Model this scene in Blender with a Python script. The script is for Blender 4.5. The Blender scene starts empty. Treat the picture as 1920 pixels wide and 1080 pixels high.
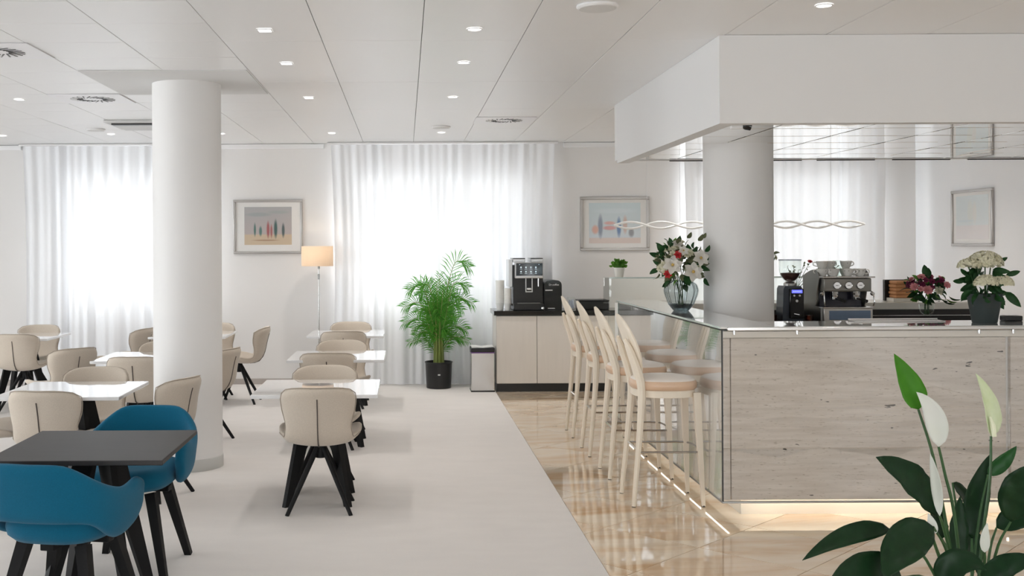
import bpy, bmesh, math, random
import numpy as np
from mathutils import Vector, Matrix, Euler
random.seed(7)
PI = math.pi
R = math.radians
S = bpy.context.scene
COL = S.collection

# ------------------------------------------------------------------ camera
cd = bpy.data.cameras.new('camera')
cam = bpy.data.objects.new('camera', cd)
COL.objects.link(cam)
cam.location = (0, 0, 1.62)
cam.rotation_euler = (R(90), R(0.3), 0)
cd.lens = 38.44
cd.sensor_width = 36
cd.shift_x = 200 / 1920
cd.shift_y = -79 / 1920
cd.clip_start = 0.05
S.camera = cam

# ------------------------------------------------------------------ world, view
w = bpy.data.worlds.new('overcast_sky')
S.world = w
w.use_nodes = True
bg = w.node_tree.nodes['Background']
bg.inputs[0].default_value = (0.955, 0.955, 1.0, 1)
bg.inputs[1].default_value = 7.5
S.view_settings.view_transform = 'Standard'
S.view_settings.look = 'None'
S.view_settings.gamma = 1
S.view_settings.use_curve_mapping = False
S.view_settings.exposure = 0.27
S.cycles.max_bounces = 14
S.cycles.diffuse_bounces = 6
S.cycles.glossy_bounces = 5
S.cycles.transparent_max_bounces = 16
S.cycles.use_denoising = True
S.cycles.caustics_reflective = True
S.cycles.caustics_refractive = False
S.cycles.sample_clamp_indirect = 6

def portal(loc, rot, sx, sy):
    l = bpy.data.lights.new('daylight_portal', 'AREA')
    l.shape = 'RECTANGLE'; l.size = sx; l.size_y = sy
    l.cycles.is_portal = True
    o = bpy.data.objects.new('daylight_portal', l)
    COL.objects.link(o); o.location = loc; o.rotation_euler = rot
    return o

# room extents
XL, XR, YF, YB, ZC = -9.0, 6.0, -3.0, 12.85, 2.825
# windows of the back wall: x0, x1, z0, z1
BACKWIN = [(-4.0, -2.42, 0.82, 2.48), (-0.60, 1.45, 0.82, 2.48), (3.40, 5.36, 0.82, 2.48)]
LEFTWIN = [(3.0, 5.6), (6.1, 8.7)]
FRONTWIN = [(-2.6, -0.6), (3.0, 4.6)]
for x0, x1, z0, z1 in BACKWIN:
    portal(((x0+x1)/2, YB+0.30, (z0+z1)/2), (R(-90), 0, 0), x1-x0, z1-z0)
for y0, y1 in LEFTWIN:
    portal((XL-0.2, (y0+y1)/2, 1.4), (0, R(-90), 0), 2.67, y1-y0)
for x0, x1 in FRONTWIN:
    portal(((x0+x1)/2, YF-0.2, 1.4), (R(90), 0, 0), x1-x0, 2.4)

# ------------------------------------------------------------------ materials
MATS = {}
def new_mat(name):
    m = bpy.data.materials.new(name); m.use_nodes = True
    nt = m.node_tree
    return m, nt, nt.nodes['Principled BSDF']
def mat(name, col, rough=0.5, metal=0.0, spec=0.5, coat=0.0, noise=None, bump=0.0, bscale=200, sheen=0.0, emit=None, estr=0):
    if name in MATS: return MATS[name]
    m, nt, b = new_mat(name)
    b.inputs['Base Color'].default_value = (*col, 1)
    b.inputs['Roughness'].default_value = rough
    b.inputs['Metallic'].default_value = metal
    b.inputs['Specular IOR Level'].default_value = spec
    b.inputs['Coat Weight'].default_value = coat
    b.inputs['Coat Roughness'].default_value = 0.03
    b.inputs['Sheen Weight'].default_value = sheen
    if emit:
        b.inputs['Emission Color'].default_value = (*emit, 1)
        b.inputs['Emission Strength'].default_value = estr
    tc = None
    if noise or bump:
        tc = nt.nodes.new('ShaderNodeTexCoord')
    if noise:      # (scale vector, amount)
        sc, amt = noise
        mp = nt.nodes.new('ShaderNodeMapping'); mp.inputs['Scale'].default_value = sc
        nz = nt.nodes.new('ShaderNodeTexNoise'); nz.inputs['Scale'].default_value = 1; nz.inputs['Detail'].default_value = 4
        mx = nt.nodes.new('ShaderNodeMix'); mx.data_type = 'RGBA'
        mx.inputs[6].default_value = (*[c*(1-amt) for c in col], 1)
        mx.inputs[7].default_value = (*[min(1, c*(1+amt)) for c in col], 1)
        nt.links.new(tc.outputs['Object'], mp.inputs['Vector'])
        nt.links.new(mp.outputs[0], nz.inputs['Vector'])
        nt.links.new(nz.outputs['Fac'], mx.inputs[0])
        nt.links.new(mx.outputs[2], b.inputs['Base Color'])
    if bump:
        n2 = nt.nodes.new('ShaderNodeTexNoise'); n2.inputs['Scale'].default_value = bscale; n2.inputs['Detail'].default_value = 2
        bp = nt.nodes.new('ShaderNodeBump'); bp.inputs['Strength'].default_value = bump; bp.inputs['Distance'].default_value = 0.004
        nt.links.new(tc.outputs['Object'], n2.inputs['Vector'])
        nt.links.new(n2.outputs['Fac'], bp.inputs['Height'])
        nt.links.new(bp.outputs[0], b.inputs['Normal'])
    MATS[name] = m
    return m

def glass_mat(name, tint=(0.96, 0.98, 0.97), ior=1.5, rough=0.0, boost=1.0):
    if name in MATS: return MATS[name]
    m = bpy.data.materials.new(name); m.use_nodes = True
    nt = m.node_tree; nt.nodes.clear()
    out = nt.nodes.new('ShaderNodeOutputMaterial')
    tr = nt.nodes.new('ShaderNodeBsdfTransparent'); tr.inputs[0].default_value = (*tint, 1)
    gl = nt.nodes.new('ShaderNodeBsdfGlossy'); gl.inputs['Roughness'].default_value = rough
    gl.inputs[0].default_value = (1, 1, 1, 1)
    fr = nt.nodes.new('ShaderNodeFresnel'); fr.inputs[0].default_value = ior
    ge = nt.nodes.new('ShaderNodeNewGeometry')
    inv = nt.nodes.new('ShaderNodeMath'); inv.operation = 'SUBTRACT'; inv.inputs[0].default_value = boost
    mul = nt.nodes.new('ShaderNodeMath'); mul.operation = 'MULTIPLY'; mul.use_clamp = True
    mx = nt.nodes.new('ShaderNodeMixShader')
    nt.links.new(ge.outputs['Backfacing'], inv.inputs[1])
    nt.links.new(fr.outputs[0], mul.inputs[0]); nt.links.new(inv.outputs[0], mul.inputs[1])
    nt.links.new(mul.outputs[0], mx.inputs[0])
    nt.links.new(tr.outputs[0], mx.inputs[1]); nt.links.new(gl.outputs[0], mx.inputs[2])
    nt.links.new(mx.outputs[0], out.inputs[0])
    MATS[name] = m
    return m

def cloth_mat(name, col, transp, transl):
    m = bpy.data.materials.new(name); m.use_nodes = True
    nt = m.node_tree; nt.nodes.clear()
    out = nt.nodes.new('ShaderNodeOutputMaterial')
    tr = nt.nodes.new('ShaderNodeBsdfTransparent')
    tl = nt.nodes.new('ShaderNodeBsdfTranslucent'); tl.inputs[0].default_value = (*col, 1)
    df = nt.nodes.new('ShaderNodeBsdfDiffuse'); df.inputs[0].default_value = (*col, 1)
    m1 = nt.nodes.new('ShaderNodeMixShader'); m1.inputs[0].default_value = transl
    m2 = nt.nodes.new('ShaderNodeMixShader'); m2.inputs[0].default_value = 1 - transp
    nt.links.new(df.outputs[0], m1.inputs[1]); nt.links.new(tl.outputs[0], m1.inputs[2])
    nt.links.new(tr.outputs[0], m2.inputs[1]); nt.links.new(m1.outputs[0], m2.inputs[2])
    nt.links.new(m2.outputs[0], out.inputs[0])
    return m

def leaf_mat(name, col, vein, rough=0.35, transl=0.25, stripe=60):
    m, nt, b = new_mat(name)
    tc = nt.nodes.new('ShaderNodeTexCoord')
    nz = nt.nodes.new('ShaderNodeTexNoise'); nz.inputs['Scale'].default_value = stripe
    mx = nt.nodes.new('ShaderNodeMix'); mx.data_type = 'RGBA'
    mx.inputs[6].default_value = (*col, 1); mx.inputs[7].default_value = (*vein, 1)
    nt.links.new(tc.outputs['Object'], nz.inputs['Vector']); nt.links.new(nz.outputs['Fac'], mx.inputs[0])
    nt.links.new(mx.outputs[2], b.inputs['Base Color'])
    b.inputs['Roughness'].default_value = rough
    b.inputs['Specular IOR Level'].default_value = 0.2 if name == 'peace_lily_leaf' else 0.25
    tl = nt.nodes.new('ShaderNodeBsdfTranslucent')
    nt.links.new(mx.outputs[2], tl.inputs[0])
    ms = nt.nodes.new('ShaderNodeMixShader'); ms.inputs[0].default_value = transl
    out = nt.nodes['Material Output']
    nt.links.new(b.outputs[0], ms.inputs[1]); nt.links.new(tl.outputs[0], ms.inputs[2]); nt.links.new(ms.outputs[0], out.inputs[0])
    return m

def travertine():
    m, nt, b = new_mat('travertine')
    tc = nt.nodes.new('ShaderNodeTexCoord')
    def layer(scale, det, lo, hi):
        mp = nt.nodes.new('ShaderNodeMapping'); mp.inputs['Scale'].default_value = scale
        nz = nt.nodes.new('ShaderNodeTexNoise'); nz.inputs['Scale'].default_value = 1; nz.inputs['Detail'].default_value = det
        mr = nt.nodes.new('ShaderNodeMapRange'); mr.inputs['From Min'].default_value = lo; mr.inputs['From Max'].default_value = hi
        nt.links.new(tc.outputs['Object'], mp.inputs[0]); nt.links.new(mp.outputs[0], nz.inputs['Vector']); nt.links.new(nz.outputs['Fac'], mr.inputs['Value'])
        return mr.outputs[0]
    bands = layer((3.6, 1, 46), 9, 0.3, 0.7)
    pits = layer((30, 8, 170), 3, 0.62, 0.74)
    holes = layer((11, 3, 34), 2, 0.725, 0.75)
    mx = nt.nodes.new('ShaderNodeMix'); mx.data_type = 'RGBA'
    mx.inputs[6].default_value = (0.63, 0.57, 0.50, 1); mx.inputs[7].default_value = (0.78, 0.725, 0.66, 1)
    nt.links.new(bands, mx.inputs[0])
    mx2 = nt.nodes.new('ShaderNodeMix'); mx2.data_type = 'RGBA'; mx2.inputs[7].default_value = (0.38, 0.32, 0.25, 1)
    nt.links.new(pits, mx2.inputs[0]); nt.links.new(mx.outputs[2], mx2.inputs[6])
    mx3 = nt.nodes.new('ShaderNodeMix'); mx3.data_type = 'RGBA'; mx3.inputs[7].default_value = (0.06, 0.05, 0.04, 1)
    nt.links.new(holes, mx3.inputs[0]); nt.links.new(mx2.outputs[2], mx3.inputs[6])
    nt.links.new(mx3.outputs[2], b.inputs['Base Color'])
    b.inputs['Roughness'].default_value = 0.5
    return m

def marble():
    m, nt, b = new_mat('beige_marble')
    tc = nt.nodes.new('ShaderNodeTexCoord')
    oi = nt.nodes.new('ShaderNodeObjectInfo')
    ad = nt.nodes.new('ShaderNodeVectorMath'); ad.operation = 'ADD'
    sc = nt.nodes.new('ShaderNodeVectorMath'); sc.operation = 'SCALE'; sc.inputs['Scale'].default_value = 37.0
    cmb = nt.nodes.new('ShaderNodeCombineXYZ')
    for i in range(3): nt.links.new(oi.outputs['Random'], cmb.inputs[i])
    nt.links.new(cmb.outputs[0], sc.inputs[0])
    mp = nt.nodes.new('ShaderNodeMapping'); mp.inputs['Rotation'].default_value = (0, 0, R(-8)); 
    mp2 = nt.nodes.new('ShaderNodeMapping'); mp2.inputs['Scale'].default_value = (0.9, 3.6, 1)
    nt.links.new(tc.outputs['Object'], mp.inputs[0]); nt.links.new(mp.outputs[0], mp2.inputs[0])
    nt.links.new(mp2.outputs[0], ad.inputs[0]); nt.links.new(sc.outputs[0], ad.inputs[1])
    nz = nt.nodes.new('ShaderNodeTexNoise'); nz.inputs['Scale'].default_value = 1.3; nz.inputs['Detail'].default_value = 7; nz.inputs['Distortion'].default_value = 0.6
    nt.links.new(ad.outputs[0], nz.inputs['Vector'])
    rp = nt.nodes.new('ShaderNodeValToRGB')
    e = rp.color_ramp.elements
    e[0].position = 0.30; e[0].color = (0.64, 0.43, 0.25, 1)
    e[1].position = 0.72; e[1].color = (0.86, 0.75, 0.61, 1)
    x = rp.color_ramp.elements.new(0.46); x.color = (0.76, 0.59, 0.42, 1)
    x = rp.color_ramp.elements.new(0.54); x.color = (0.80, 0.66, 0.50, 1)
    nt.links.new(nz.outputs['Fac'], rp.inputs[0])
    nt.links.new(rp.outputs[0], b.inputs['Base Color'])
    b.inputs['Roughness'].default_value = 0.045
    b.inputs['Specular IOR Level'].default_value = 0.6
    b.inputs['Coat Weight'].default_value = 0.7; b.inputs['Coat Roughness'].default_value = 0.02
    return m

def print_mat(name, top, mid, low, horizon, blobs):
    """soft abstract print: bands plus elliptical dabs of colour, in object x (width) and z (height), -1..1"""
    m, nt, b = new_mat(name)
    tc = nt.nodes.new('ShaderNodeTexCoord')
    sp = nt.nodes.new('ShaderNodeSeparateXYZ'); nt.links.new(tc.outputs['Generated'], sp.inputs[0])
    rp = nt.nodes.new('ShaderNodeValToRGB'); e = rp.color_ramp.elements
    e[0].position = 0.0; e[0].color = (*low, 1); e[1].position = 1.0; e[1].color = (*top, 1)
    x = e.new(horizon); x.color = (*low, 1)
    x = e.new(horizon + 0.03); x.color = (*mid, 1)
    nt.links.new(sp.outputs['Z'], rp.inputs[0])
    cur = rp.outputs[0]
    for cx, cz, rx, rz, col in blobs:
        def lin(o, c, r):
            a = nt.nodes.new('ShaderNodeMath'); a.operation = 'SUBTRACT'; a.inputs[1].default_value = c; nt.links.new(o, a.inputs[0])
            d = nt.nodes.new('ShaderNodeMath'); d.operation = 'DIVIDE'; d.inputs[1].default_value = r; nt.links.new(a.outputs[0], d.inputs[0])
            p = nt.nodes.new('ShaderNodeMath'); p.operation = 'MULTIPLY'; nt.links.new(d.outputs[0], p.inputs[0]); nt.links.new(d.outputs[0], p.inputs[1])
            return p.outputs[0]
        s = nt.nodes.new('ShaderNodeMath'); s.operation = 'ADD'
        nt.links.new(lin(sp.outputs['X'], cx, rx), s.inputs[0]); nt.links.new(lin(sp.outputs['Z'], cz, rz), s.inputs[1])
        mr = nt.nodes.new('ShaderNodeMapRange'); mr.inputs['From Min'].default_value = 1.7; mr.inputs['From Max'].default_value = 0.4
        nt.links.new(s.outputs[0], mr.inputs[0])
        mx = nt.nodes.new('ShaderNodeMix'); mx.data_type = 'RGBA'; mx.inputs[7].default_value = (*col, 1)
        nt.links.new(mr.outputs[0], mx.inputs[0]); nt.links.new(cur, mx.inputs[6]); cur = mx.outputs[2]
    nt.links.new(cur, b.inputs['Base Color'])
    b.inputs['Roughness'].default_value = 0.3
    return m

M_WALL = mat('wall_paint', (0.80, 0.785, 0.77), 0.7)
M_PLASTER = mat('matte_plaster', (0.72, 0.72, 0.715), 0.8)
M_PILLAR = mat('pillar_paint', (0.82, 0.81, 0.80), 0.6)
M_PANEL = mat('satin_ceiling_metal', (0.85, 0.85, 0.85), 0.32, spec=0.5)
M_DARKGAP = mat('joint_shadow_gap', (0.12, 0.12, 0.12), 0.9)
M_WHITE = mat('white_lacquer', (0.85, 0.85, 0.85), 0.35)
M_CARPET = mat('grey_beige_carpet', (0.74, 0.71, 0.685), 0.95, spec=0.1, noise=((3, 7, 3), 0.05), bump=0.35, bscale=260)
M_BEIGE = mat('oatmeal_weave', (0.60, 0.525, 0.44), 0.9, spec=0.15, noise=((160, 160, 220), 0.14), bump=0.3, bscale=420, sheen=0.25)
M_SEAM = mat('dark_seam_thread', (0.10, 0.08, 0.07), 0.9)
M_BLUE = mat('petrol_blue_wool', (0.006, 0.115, 0.205), 0.9, spec=0.12, noise=((200, 200, 200), 0.15), bump=0.25, bscale=400, sheen=0.12)
M_BLACK = mat('black_powder_coat', (0.006, 0.006, 0.0065), 0.55, spec=0.25)
M_BLACKTOP = mat('black_oak_laminate', (0.030, 0.028, 0.028), 0.45, spec=0.35, noise=((4, 60, 4), 0.35))
M_TABLEW = mat('white_gloss_laminate', (0.80, 0.80, 0.81), 0.04, spec=0.9, coat=1.0)
M_WOOD = mat('pale_ash_wood', (0.84, 0.755, 0.63), 0.45, noise=((30, 30, 4), 0.07))
M_PEACH = mat('peach_upholstery', (0.68, 0.47, 0.32), 0.34, spec=0.8, noise=((150, 150, 150), 0.06))
M_PEACHTOP = mat('peach_upholstery_sheen', (0.80, 0.74, 0.68), 0.4, spec=0.6)  # window sheen on the peach seat tops, painted as pale cream
M_CHROME = mat('chrome', (0.78, 0.78, 0.79), 0.08, metal=1)
M_STEEL = mat('brushed_steel', (0.62, 0.61, 0.60), 0.24, metal=1)
M_STEELD = mat('dark_steel', (0.30, 0.30, 0.29), 0.3, metal=1)
M_TRAV = travertine()
M_MARBLE = marble()
M_CREAM = mat('cream_stone', (0.88, 0.84, 0.76), 0.25)
M_BACK = mat('pale_back_painted_panel', (0.88, 0.88, 0.86), 0.4)
M_GLASS = glass_mat('clear_glass')
M_GLASSBAR = glass_mat('bar_cladding_glass', (0.985, 0.985, 0.985), 1.7, boost=1.5)
M_GEDGE = mat('green_glass_edge', (0.66, 0.76, 0.73), 0.1, spec=0.8)
M_TOP = mat('glass_worktop', (0.74, 0.75, 0.74), 0.02, spec=0.9, coat=1.0)
M_SMOKE = glass_mat('smoked_glass', (0.86, 0.885, 0.89), 1.5)
M_SMOKEB = glass_mat('dark_glass_base', (0.42, 0.46, 0.48), 1.5)
M_GLOSSK = mat('gloss_black_plastic', (0.008, 0.008, 0.009), 0.12)
M_SATINK = mat('satin_black_plastic', (0.012, 0.012, 0.012), 0.35)
M_SILVER = mat('silver_plastic', (0.62, 0.63, 0.64), 0.3, metal=0.6)
M_TAUPE = mat('taupe_laminate', (0.74, 0.70, 0.65), 0.45, noise=((25, 25, 3), 0.05))
M_PORC = mat('white_porcelain', (0.84, 0.82, 0.78), 0.15)
M_CUP = mat('paper_cup', (0.82, 0.82, 0.80), 0.5)
M_MIRROR = mat('mirror_ceiling_tile', (0.90, 0.89, 0.86), 0.015, metal=1)
M_FRAME = mat('pewter_frame', (0.46, 0.44, 0.42), 0.3, metal=0.8)
M_MATB = mat('picture_mat_board', (0.82, 0.81, 0.79), 0.8)
M_SOIL = mat('potting_soil', (0.04, 0.028, 0.02), 0.95, bump=0.5, bscale=120)
M_LENS = mat('downlight_lens', (1, 1, 1), 0.4, emit=(1.0, 0.93, 0.88), estr=6)
M_LED = mat('warm_led_strip', (1, 1, 1), 0.4, emit=(1.0, 0.91, 0.78), estr=6)
M_SCREEN = mat('display_glass', (0.006, 0.012, 0.018), 0.08)
M_ICON = mat('screen_icon', (0.7, 0.8, 0.85), 0.4, emit=(0.65, 0.85, 0.95), estr=0.25)
M_BLUESCR = mat('blue_lit_display', (0.1, 0.1, 0.5), 0.3, emit=(0.12, 0.14, 0.95), estr=1.2)
M_MARK = mat('white_print', (0.8, 0.8, 0.8), 0.5)
M_PALM = leaf_mat('palm_leaf', (0.04, 0.22, 0.02), (0.14, 0.42, 0.05), 0.35, 0.4, 20)
M_PALMSTEM = mat('palm_cane', (0.20, 0.26, 0.06), 0.5)
M_LILY = leaf_mat('peace_lily_leaf', (0.004, 0.020, 0.006), (0.010, 0.042, 0.013), 0.38, 0.08, 40)
M_LILYB = leaf_mat('young_lily_leaf', (0.06, 0.25, 0.015), (0.11, 0.36, 0.03), 0.45, 0.4, 25)
M_SPATHE = leaf_mat('white_spathe', (0.86, 0.86, 0.84), (0.78, 0.82, 0.74), 0.5, 0.35, 12)
M_SPATHEG = leaf_mat('greenish_spathe', (0.62, 0.72, 0.42), (0.80, 0.84, 0.68), 0.5, 0.35, 30)
M_LSTEM = mat('lily_stem', (0.03, 0.09, 0.025), 0.5)
M_LEAF = leaf_mat('dark_green_leaf', (0.012, 0.05, 0.016), (0.03, 0.10, 0.03), 0.4, 0.2, 40)
M_LEAFL = leaf_mat('bright_green_leaf', (0.08, 0.24, 0.03), (0.16, 0.38, 0.06), 0.5, 0.3, 40)
M_LEAFO = leaf_mat('olive_leaf', (0.09, 0.11, 0.05), (0.20, 0.22, 0.12), 0.5, 0.2, 40)
M_PETW = leaf_mat('white_petal', (0.84, 0.80, 0.72), (0.86, 0.84, 0.80), 0.6, 0.3, 30)
M_PETC = leaf_mat('cream_floret', (0.74, 0.74, 0.52), (0.84, 0.80, 0.68), 0.6, 0.25, 90)
M_PETR = leaf_mat('red_petal', (0.50, 0.02, 0.03), (0.62, 0.06, 0.06), 0.6, 0.2, 40)
M_PETP = leaf_mat('pink_petal', (0.72, 0.25, 0.28), (0.82, 0.40, 0.40), 0.6, 0.2, 40)
M_PETM = leaf_mat('plum_petal', (0.14, 0.015, 0.05), (0.24, 0.03, 0.09), 0.6, 0.2, 40)
M_PETY = mat('yellow_stamen', (0.62, 0.42, 0.12), 0.7)
M_GREYPOT = mat('dark_grey_green_pot', (0.035, 0.048, 0.048), 0.55)
M_BEAN = mat('coffee_beans', (0.05, 0.016, 0.012), 0.4)
M_NAPK = mat('brown_paper', (0.68, 0.33, 0.15), 0.7)
M_SHADE = cloth_mat('lampshade_linen', (0.92, 0.83, 0.72), 0.0, 0.6)
M_SHEER = cloth_mat('sheer_voile', (0.92, 0.93, 0.95), 0.016, 0.072)

# ------------------------------------------------------------------ mesh helpers
class MB:
    def __init__(s): s.v = []; s.f = []; s.flat = []
    def add(s, v, f):
        n = len(s.v); s.v += [tuple(p) for p in v]; s.f += [tuple(i + n for i in q) for q in f]; return s
    def box(s, x0, x1, y0, y1, z0, z1, M=None):
        v = [(x, y, z) for z in (z0, z1) for y in (y0, y1) for x in (x0, x1)]
        if M is not None: v = [M @ Vector(p) for p in v]
        return s.add(v, [(0, 2, 3, 1), (4, 5, 7, 6), (0, 1, 5, 4), (2, 6, 7, 3), (0, 4, 6, 2), (1, 3, 7, 5)])
    def rbox(s, x0, x1, y0, y1, z0, z1, r=0.005, seg=2, M=None):
        bm = bmesh.new()
        bmesh.ops.create_cube(bm, size=1)
        for q in bm.verts:
            q.co = Vector(((x0+x1)/2 + q.co.x*(x1-x0), (y0+y1)/2 + q.co.y*(y1-y0), (z0+z1)/2 + q.co.z*(z1-z0)))
        r = min(r, 0.49*min(x1-x0, y1-y0, z1-z0))
        bmesh.ops.bevel(bm, geom=bm.edges[:], offset=r, segments=seg, profile=0.5, affect='EDGES')
        bm.normal_update()
        bm.verts.index_update()
        v = [q.co.copy() for q in bm.verts]
        if M is not None: v = [M @ p for p in v]
        f = [[q.index for q in p.verts] for p in bm.faces]
        s.flat += [len(s.f)+k for k, p in enumerate(bm.faces) if max(abs(c) for c in p.normal) > .9999]
        bm.free()
        return s.add(v, f)
    def tube(s, pts, rad, n=8, caps=True, squash=None, up=None):
        pts = [Vector(p) for p in pts]
        if not hasattr(rad, '__len__'): rad = [rad]*len(pts)
        v = []; f = []
        prev = None
        for i, p in enumerate(pts):
            t = (pts[min(i+1, len(pts)-1)] - pts[max(i-1, 0)]).normalized()
            if prev is None:
                a = Vector(up) if up else (Vector((0, 0, 1)) if abs(t.z) < 0.9 else Vector((1, 0, 0)))
                n1 = (a - t*a.dot(t)).normalized()
            else:
                n1 = (prev - t*prev.dot(t)).normalized()
            prev = n1; n2 = t.cross(n1)
            for k in range(n):
                a = 2*PI*k/n + (PI/4 if n == 4 else 0)
                sx, sy = squash if squash else (1, 1)
                v.append(p + (n1*math.cos(a)*sx + n2*math.sin(a)*sy)*rad[i])
        m = len(pts)
        for i in range(m-1):
            for k in range(n):
                f.append((i*n+k, i*n+(k+1) % n, (i+1)*n+(k+1) % n, (i+1)*n+k))
        if caps:
            f.append(tuple(range(n-1, -1, -1))); f.append(tuple((m-1)*n+k for k in range(n)))
        return s.add(v, f)
    def lathe(s, prof, n=24, c=(0, 0, 0), lobes=0, amp=0.0, M=None):
        v = []; f = []
        for r, z in prof:
            for k in range(n):
                a = 2*PI*k/n
                rr = r*(1 + (amp*abs(math.cos(lobes*a/2)) if lobes else 0))
                v.append(Vector((c[0]+rr*math.cos(a), c[1]+rr*math.sin(a), c[2]+z)))
        for i in range(len(prof)-1):
            for k in range(n):
                f.append((i*n+k, i*n+(k+1) % n, (i+1)*n+(k+1) % n, (i+1)*n+k))
        if prof[0][0] > 1e-6: f.append(tuple(range(n-1, -1, -1)))
        if prof[-1][0] > 1e-6: f.append(tuple((len(prof)-1)*n+k for k in range(n)))
        if M is not None: v = [M @ p for p in v]
        return s.add(v, f)
    def grid(s, P):
        nu = len(P); nv = len(P[0])
        v = [p for r in P for p in r]
        return s.add(v, [(i*nv+j, (i+1)*nv+j, (i+1)*nv+j+1, i*nv+j+1) for i in range(nu-1) for j in range(nv-1)])
    def thick(s, P, th, tedge=0.5):
        """closed slab: P[i][j] surface, pushed back along its normal by th (thinner at the rim)"""
        P = np.array([[tuple(q) for q in r] for r in P], float)
        du = np.gradient(P, axis=0); dv = np.gradient(P, axis=1)
        N = np.cross(du, dv); N /= (np.linalg.norm(N, axis=2, keepdims=True) + 1e-9)
        nu, nv = P.shape[:2]
        T = np.full((nu, nv), th)
        for a in (0, -1):
            T[a, :] *= tedge; T[:, a] *= tedge
        Q = P - N*T[:, :, None]
        n0 = nu*nv
        idx = lambda i, j: i*nv+j
        f = []
        for i in range(nu-1):
            for j in range(nv-1):
                f.append((idx(i, j), idx(i+1, j), idx(i+1, j+1), idx(i, j+1)))
                f.append((n0+idx(i, j), n0+idx(i, j+1), n0+idx(i+1, j+1), n0+idx(i+1, j)))
        rim = [idx(i, 0) for i in range(nu)] + [idx(nu-1, j) for j in range(1, nv)] + [idx(i, nv-1) for i in range(nu-2, -1, -1)] + [idx(0, j) for j in range(nv-2, 0, -1)]
        for k in range(len(rim)):
            a, b = rim[k], rim[(k+1) % len(rim)]
            f.append((b, a, n0+a, n0+b))
        s.add([tuple(p) for p in P.reshape(-1, 3)] + [tuple(p) for p in Q.reshape(-1, 3)], f)
        return Q
    def prism(s, poly, d0, d1, axis='z'):
        n = len(poly)
        def p3(p, d):
            return (p[0], p[1], d) if axis == 'z' else ((p[0], d, p[1]) if axis == 'y' else (d, p[0], p[1]))
        v = [p3(p, d0) for p in poly] + [p3(p, d1) for p in poly]
        f = [tuple(range(n-1, -1, -1)), tuple(range(n, 2*n))] + [(k, (k+1) % n, n+(k+1) % n, n+k) for k in range(n)]
        return s.add(v, f)
    def mesh(s, name, m, sharp=38, sub=0):
        me = bpy.data.meshes.new(name)
        me.from_pydata(s.v, [], s.f); me.update()
        bm = bmesh.new(); bm.from_mesh(me)
        bmesh.ops.recalc_face_normals(bm, faces=bm.faces[:])
        bm.to_mesh(me); bm.free()
        if sub:
            o = bpy.data.objects.new('temporary', me); COL.objects.link(o)
            mo = o.modifiers.new('s', 'SUBSURF'); mo.levels = sub; mo.render_levels = sub
            dg = bpy.context.evaluated_depsgraph_get()
            me2 = bpy.data.meshes.new_from_object(o.evaluated_get(dg))
            bpy.data.objects.remove(o); bpy.data.meshes.remove(me); me = me2; me.name = name
        sm = [True]*len(me.polygons)
        if not sub:
            for k in s.flat: sm[k] = False
        me.polygons.foreach_set('use_smooth', [True]*len(me.polygons))
        if sharp < 180: me.set_sharp_from_angle(angle=R(sharp))
        me.polygons.foreach_set('use_smooth', sm)
        me.materials.clear(); me.materials.append(m)
        return me
    def build(s, name, m, parent=None, sharp=38, sub=0):
        return put(name, s.mesh(name, m, sharp, sub), parent)

def put(name, me, parent=None, loc=None, rot=None, scale=None):
    o = bpy.data.objects.new(name, me); COL.objects.link(o)
    if parent is not None: o.parent = parent
    if loc is not None: o.location = loc
    if rot is not None: o.rotation_euler = rot
    if scale is not None: o.scale = scale
    return o
def tag(o, label=None, cat=None, group=None, kind=None):
    if label: o['label'] = label
    if cat: o['category'] = cat
    if group: o['group'] = group
    if kind: o['kind'] = kind
    return o
def thing(name, label, cat, loc=(0, 0, 0), rz=0, group=None, kind=None):
    o = bpy.data.objects.new(name, None); COL.objects.link(o)
    o.empty_display_size = 0.1
    o.location = loc; o.rotation_euler = (0, 0, rz)
    return tag(o, label, cat, group, kind)
def dup(root, loc, rz=0, label=None, group=None, scale=None):
    r = root.copy(); COL.objects.link(r); r.location = loc; r.rotation_euler = (0, 0, rz)
    if label: r['label'] = label
    if group: r['group'] = group
    if scale: r.scale = (scale,)*3
    for ch in list(root.children):
        c = ch.copy(); COL.objects.link(c); c.parent = r
        for g in ch.children:
            d = g.copy(); COL.objects.link(d); d.parent = c
    return r
def catmull(keys, t):
    """keys: list of (t, a, b, ...) -> smooth interpolation"""
    n = len(keys)
    t = max(keys[0][0], min(keys[-1][0], t))
    i = 0
    while i < n-2 and t > keys[i+1][0]: i += 1
    k0, k1 = keys[i], keys[i+1]
    km, kp = keys[max(i-1, 0)], keys[min(i+2, n-1)]
    h = k1[0]-k0[0]; u = (t-k0[0])/h
    out = []
    for d in range(1, len(k0)):
        m0 = (k1[d]-km[d])/(k1[0]-km[0])*h; m1 = (kp[d]-k0[d])/(kp[0]-k0[0])*h
        u2, u3 = u*u, u*u*u
        out.append((2*u3-3*u2+1)*k0[d] + (u3-2*u2+u)*m0 + (-2*u3+3*u2)*k1[d] + (u3-u2)*m1)
    return out
def curve3(pts, n):
    keys = [(i, *p) for i, p in enumerate(pts)]
    return [Vector(catmull(keys, (len(pts)-1)*k/(n-1))) for k in range(n)]

# ------------------------------------------------------------------ room shell
def struct(o, label=None): return tag(o, label, None, None, 'structure')

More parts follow.
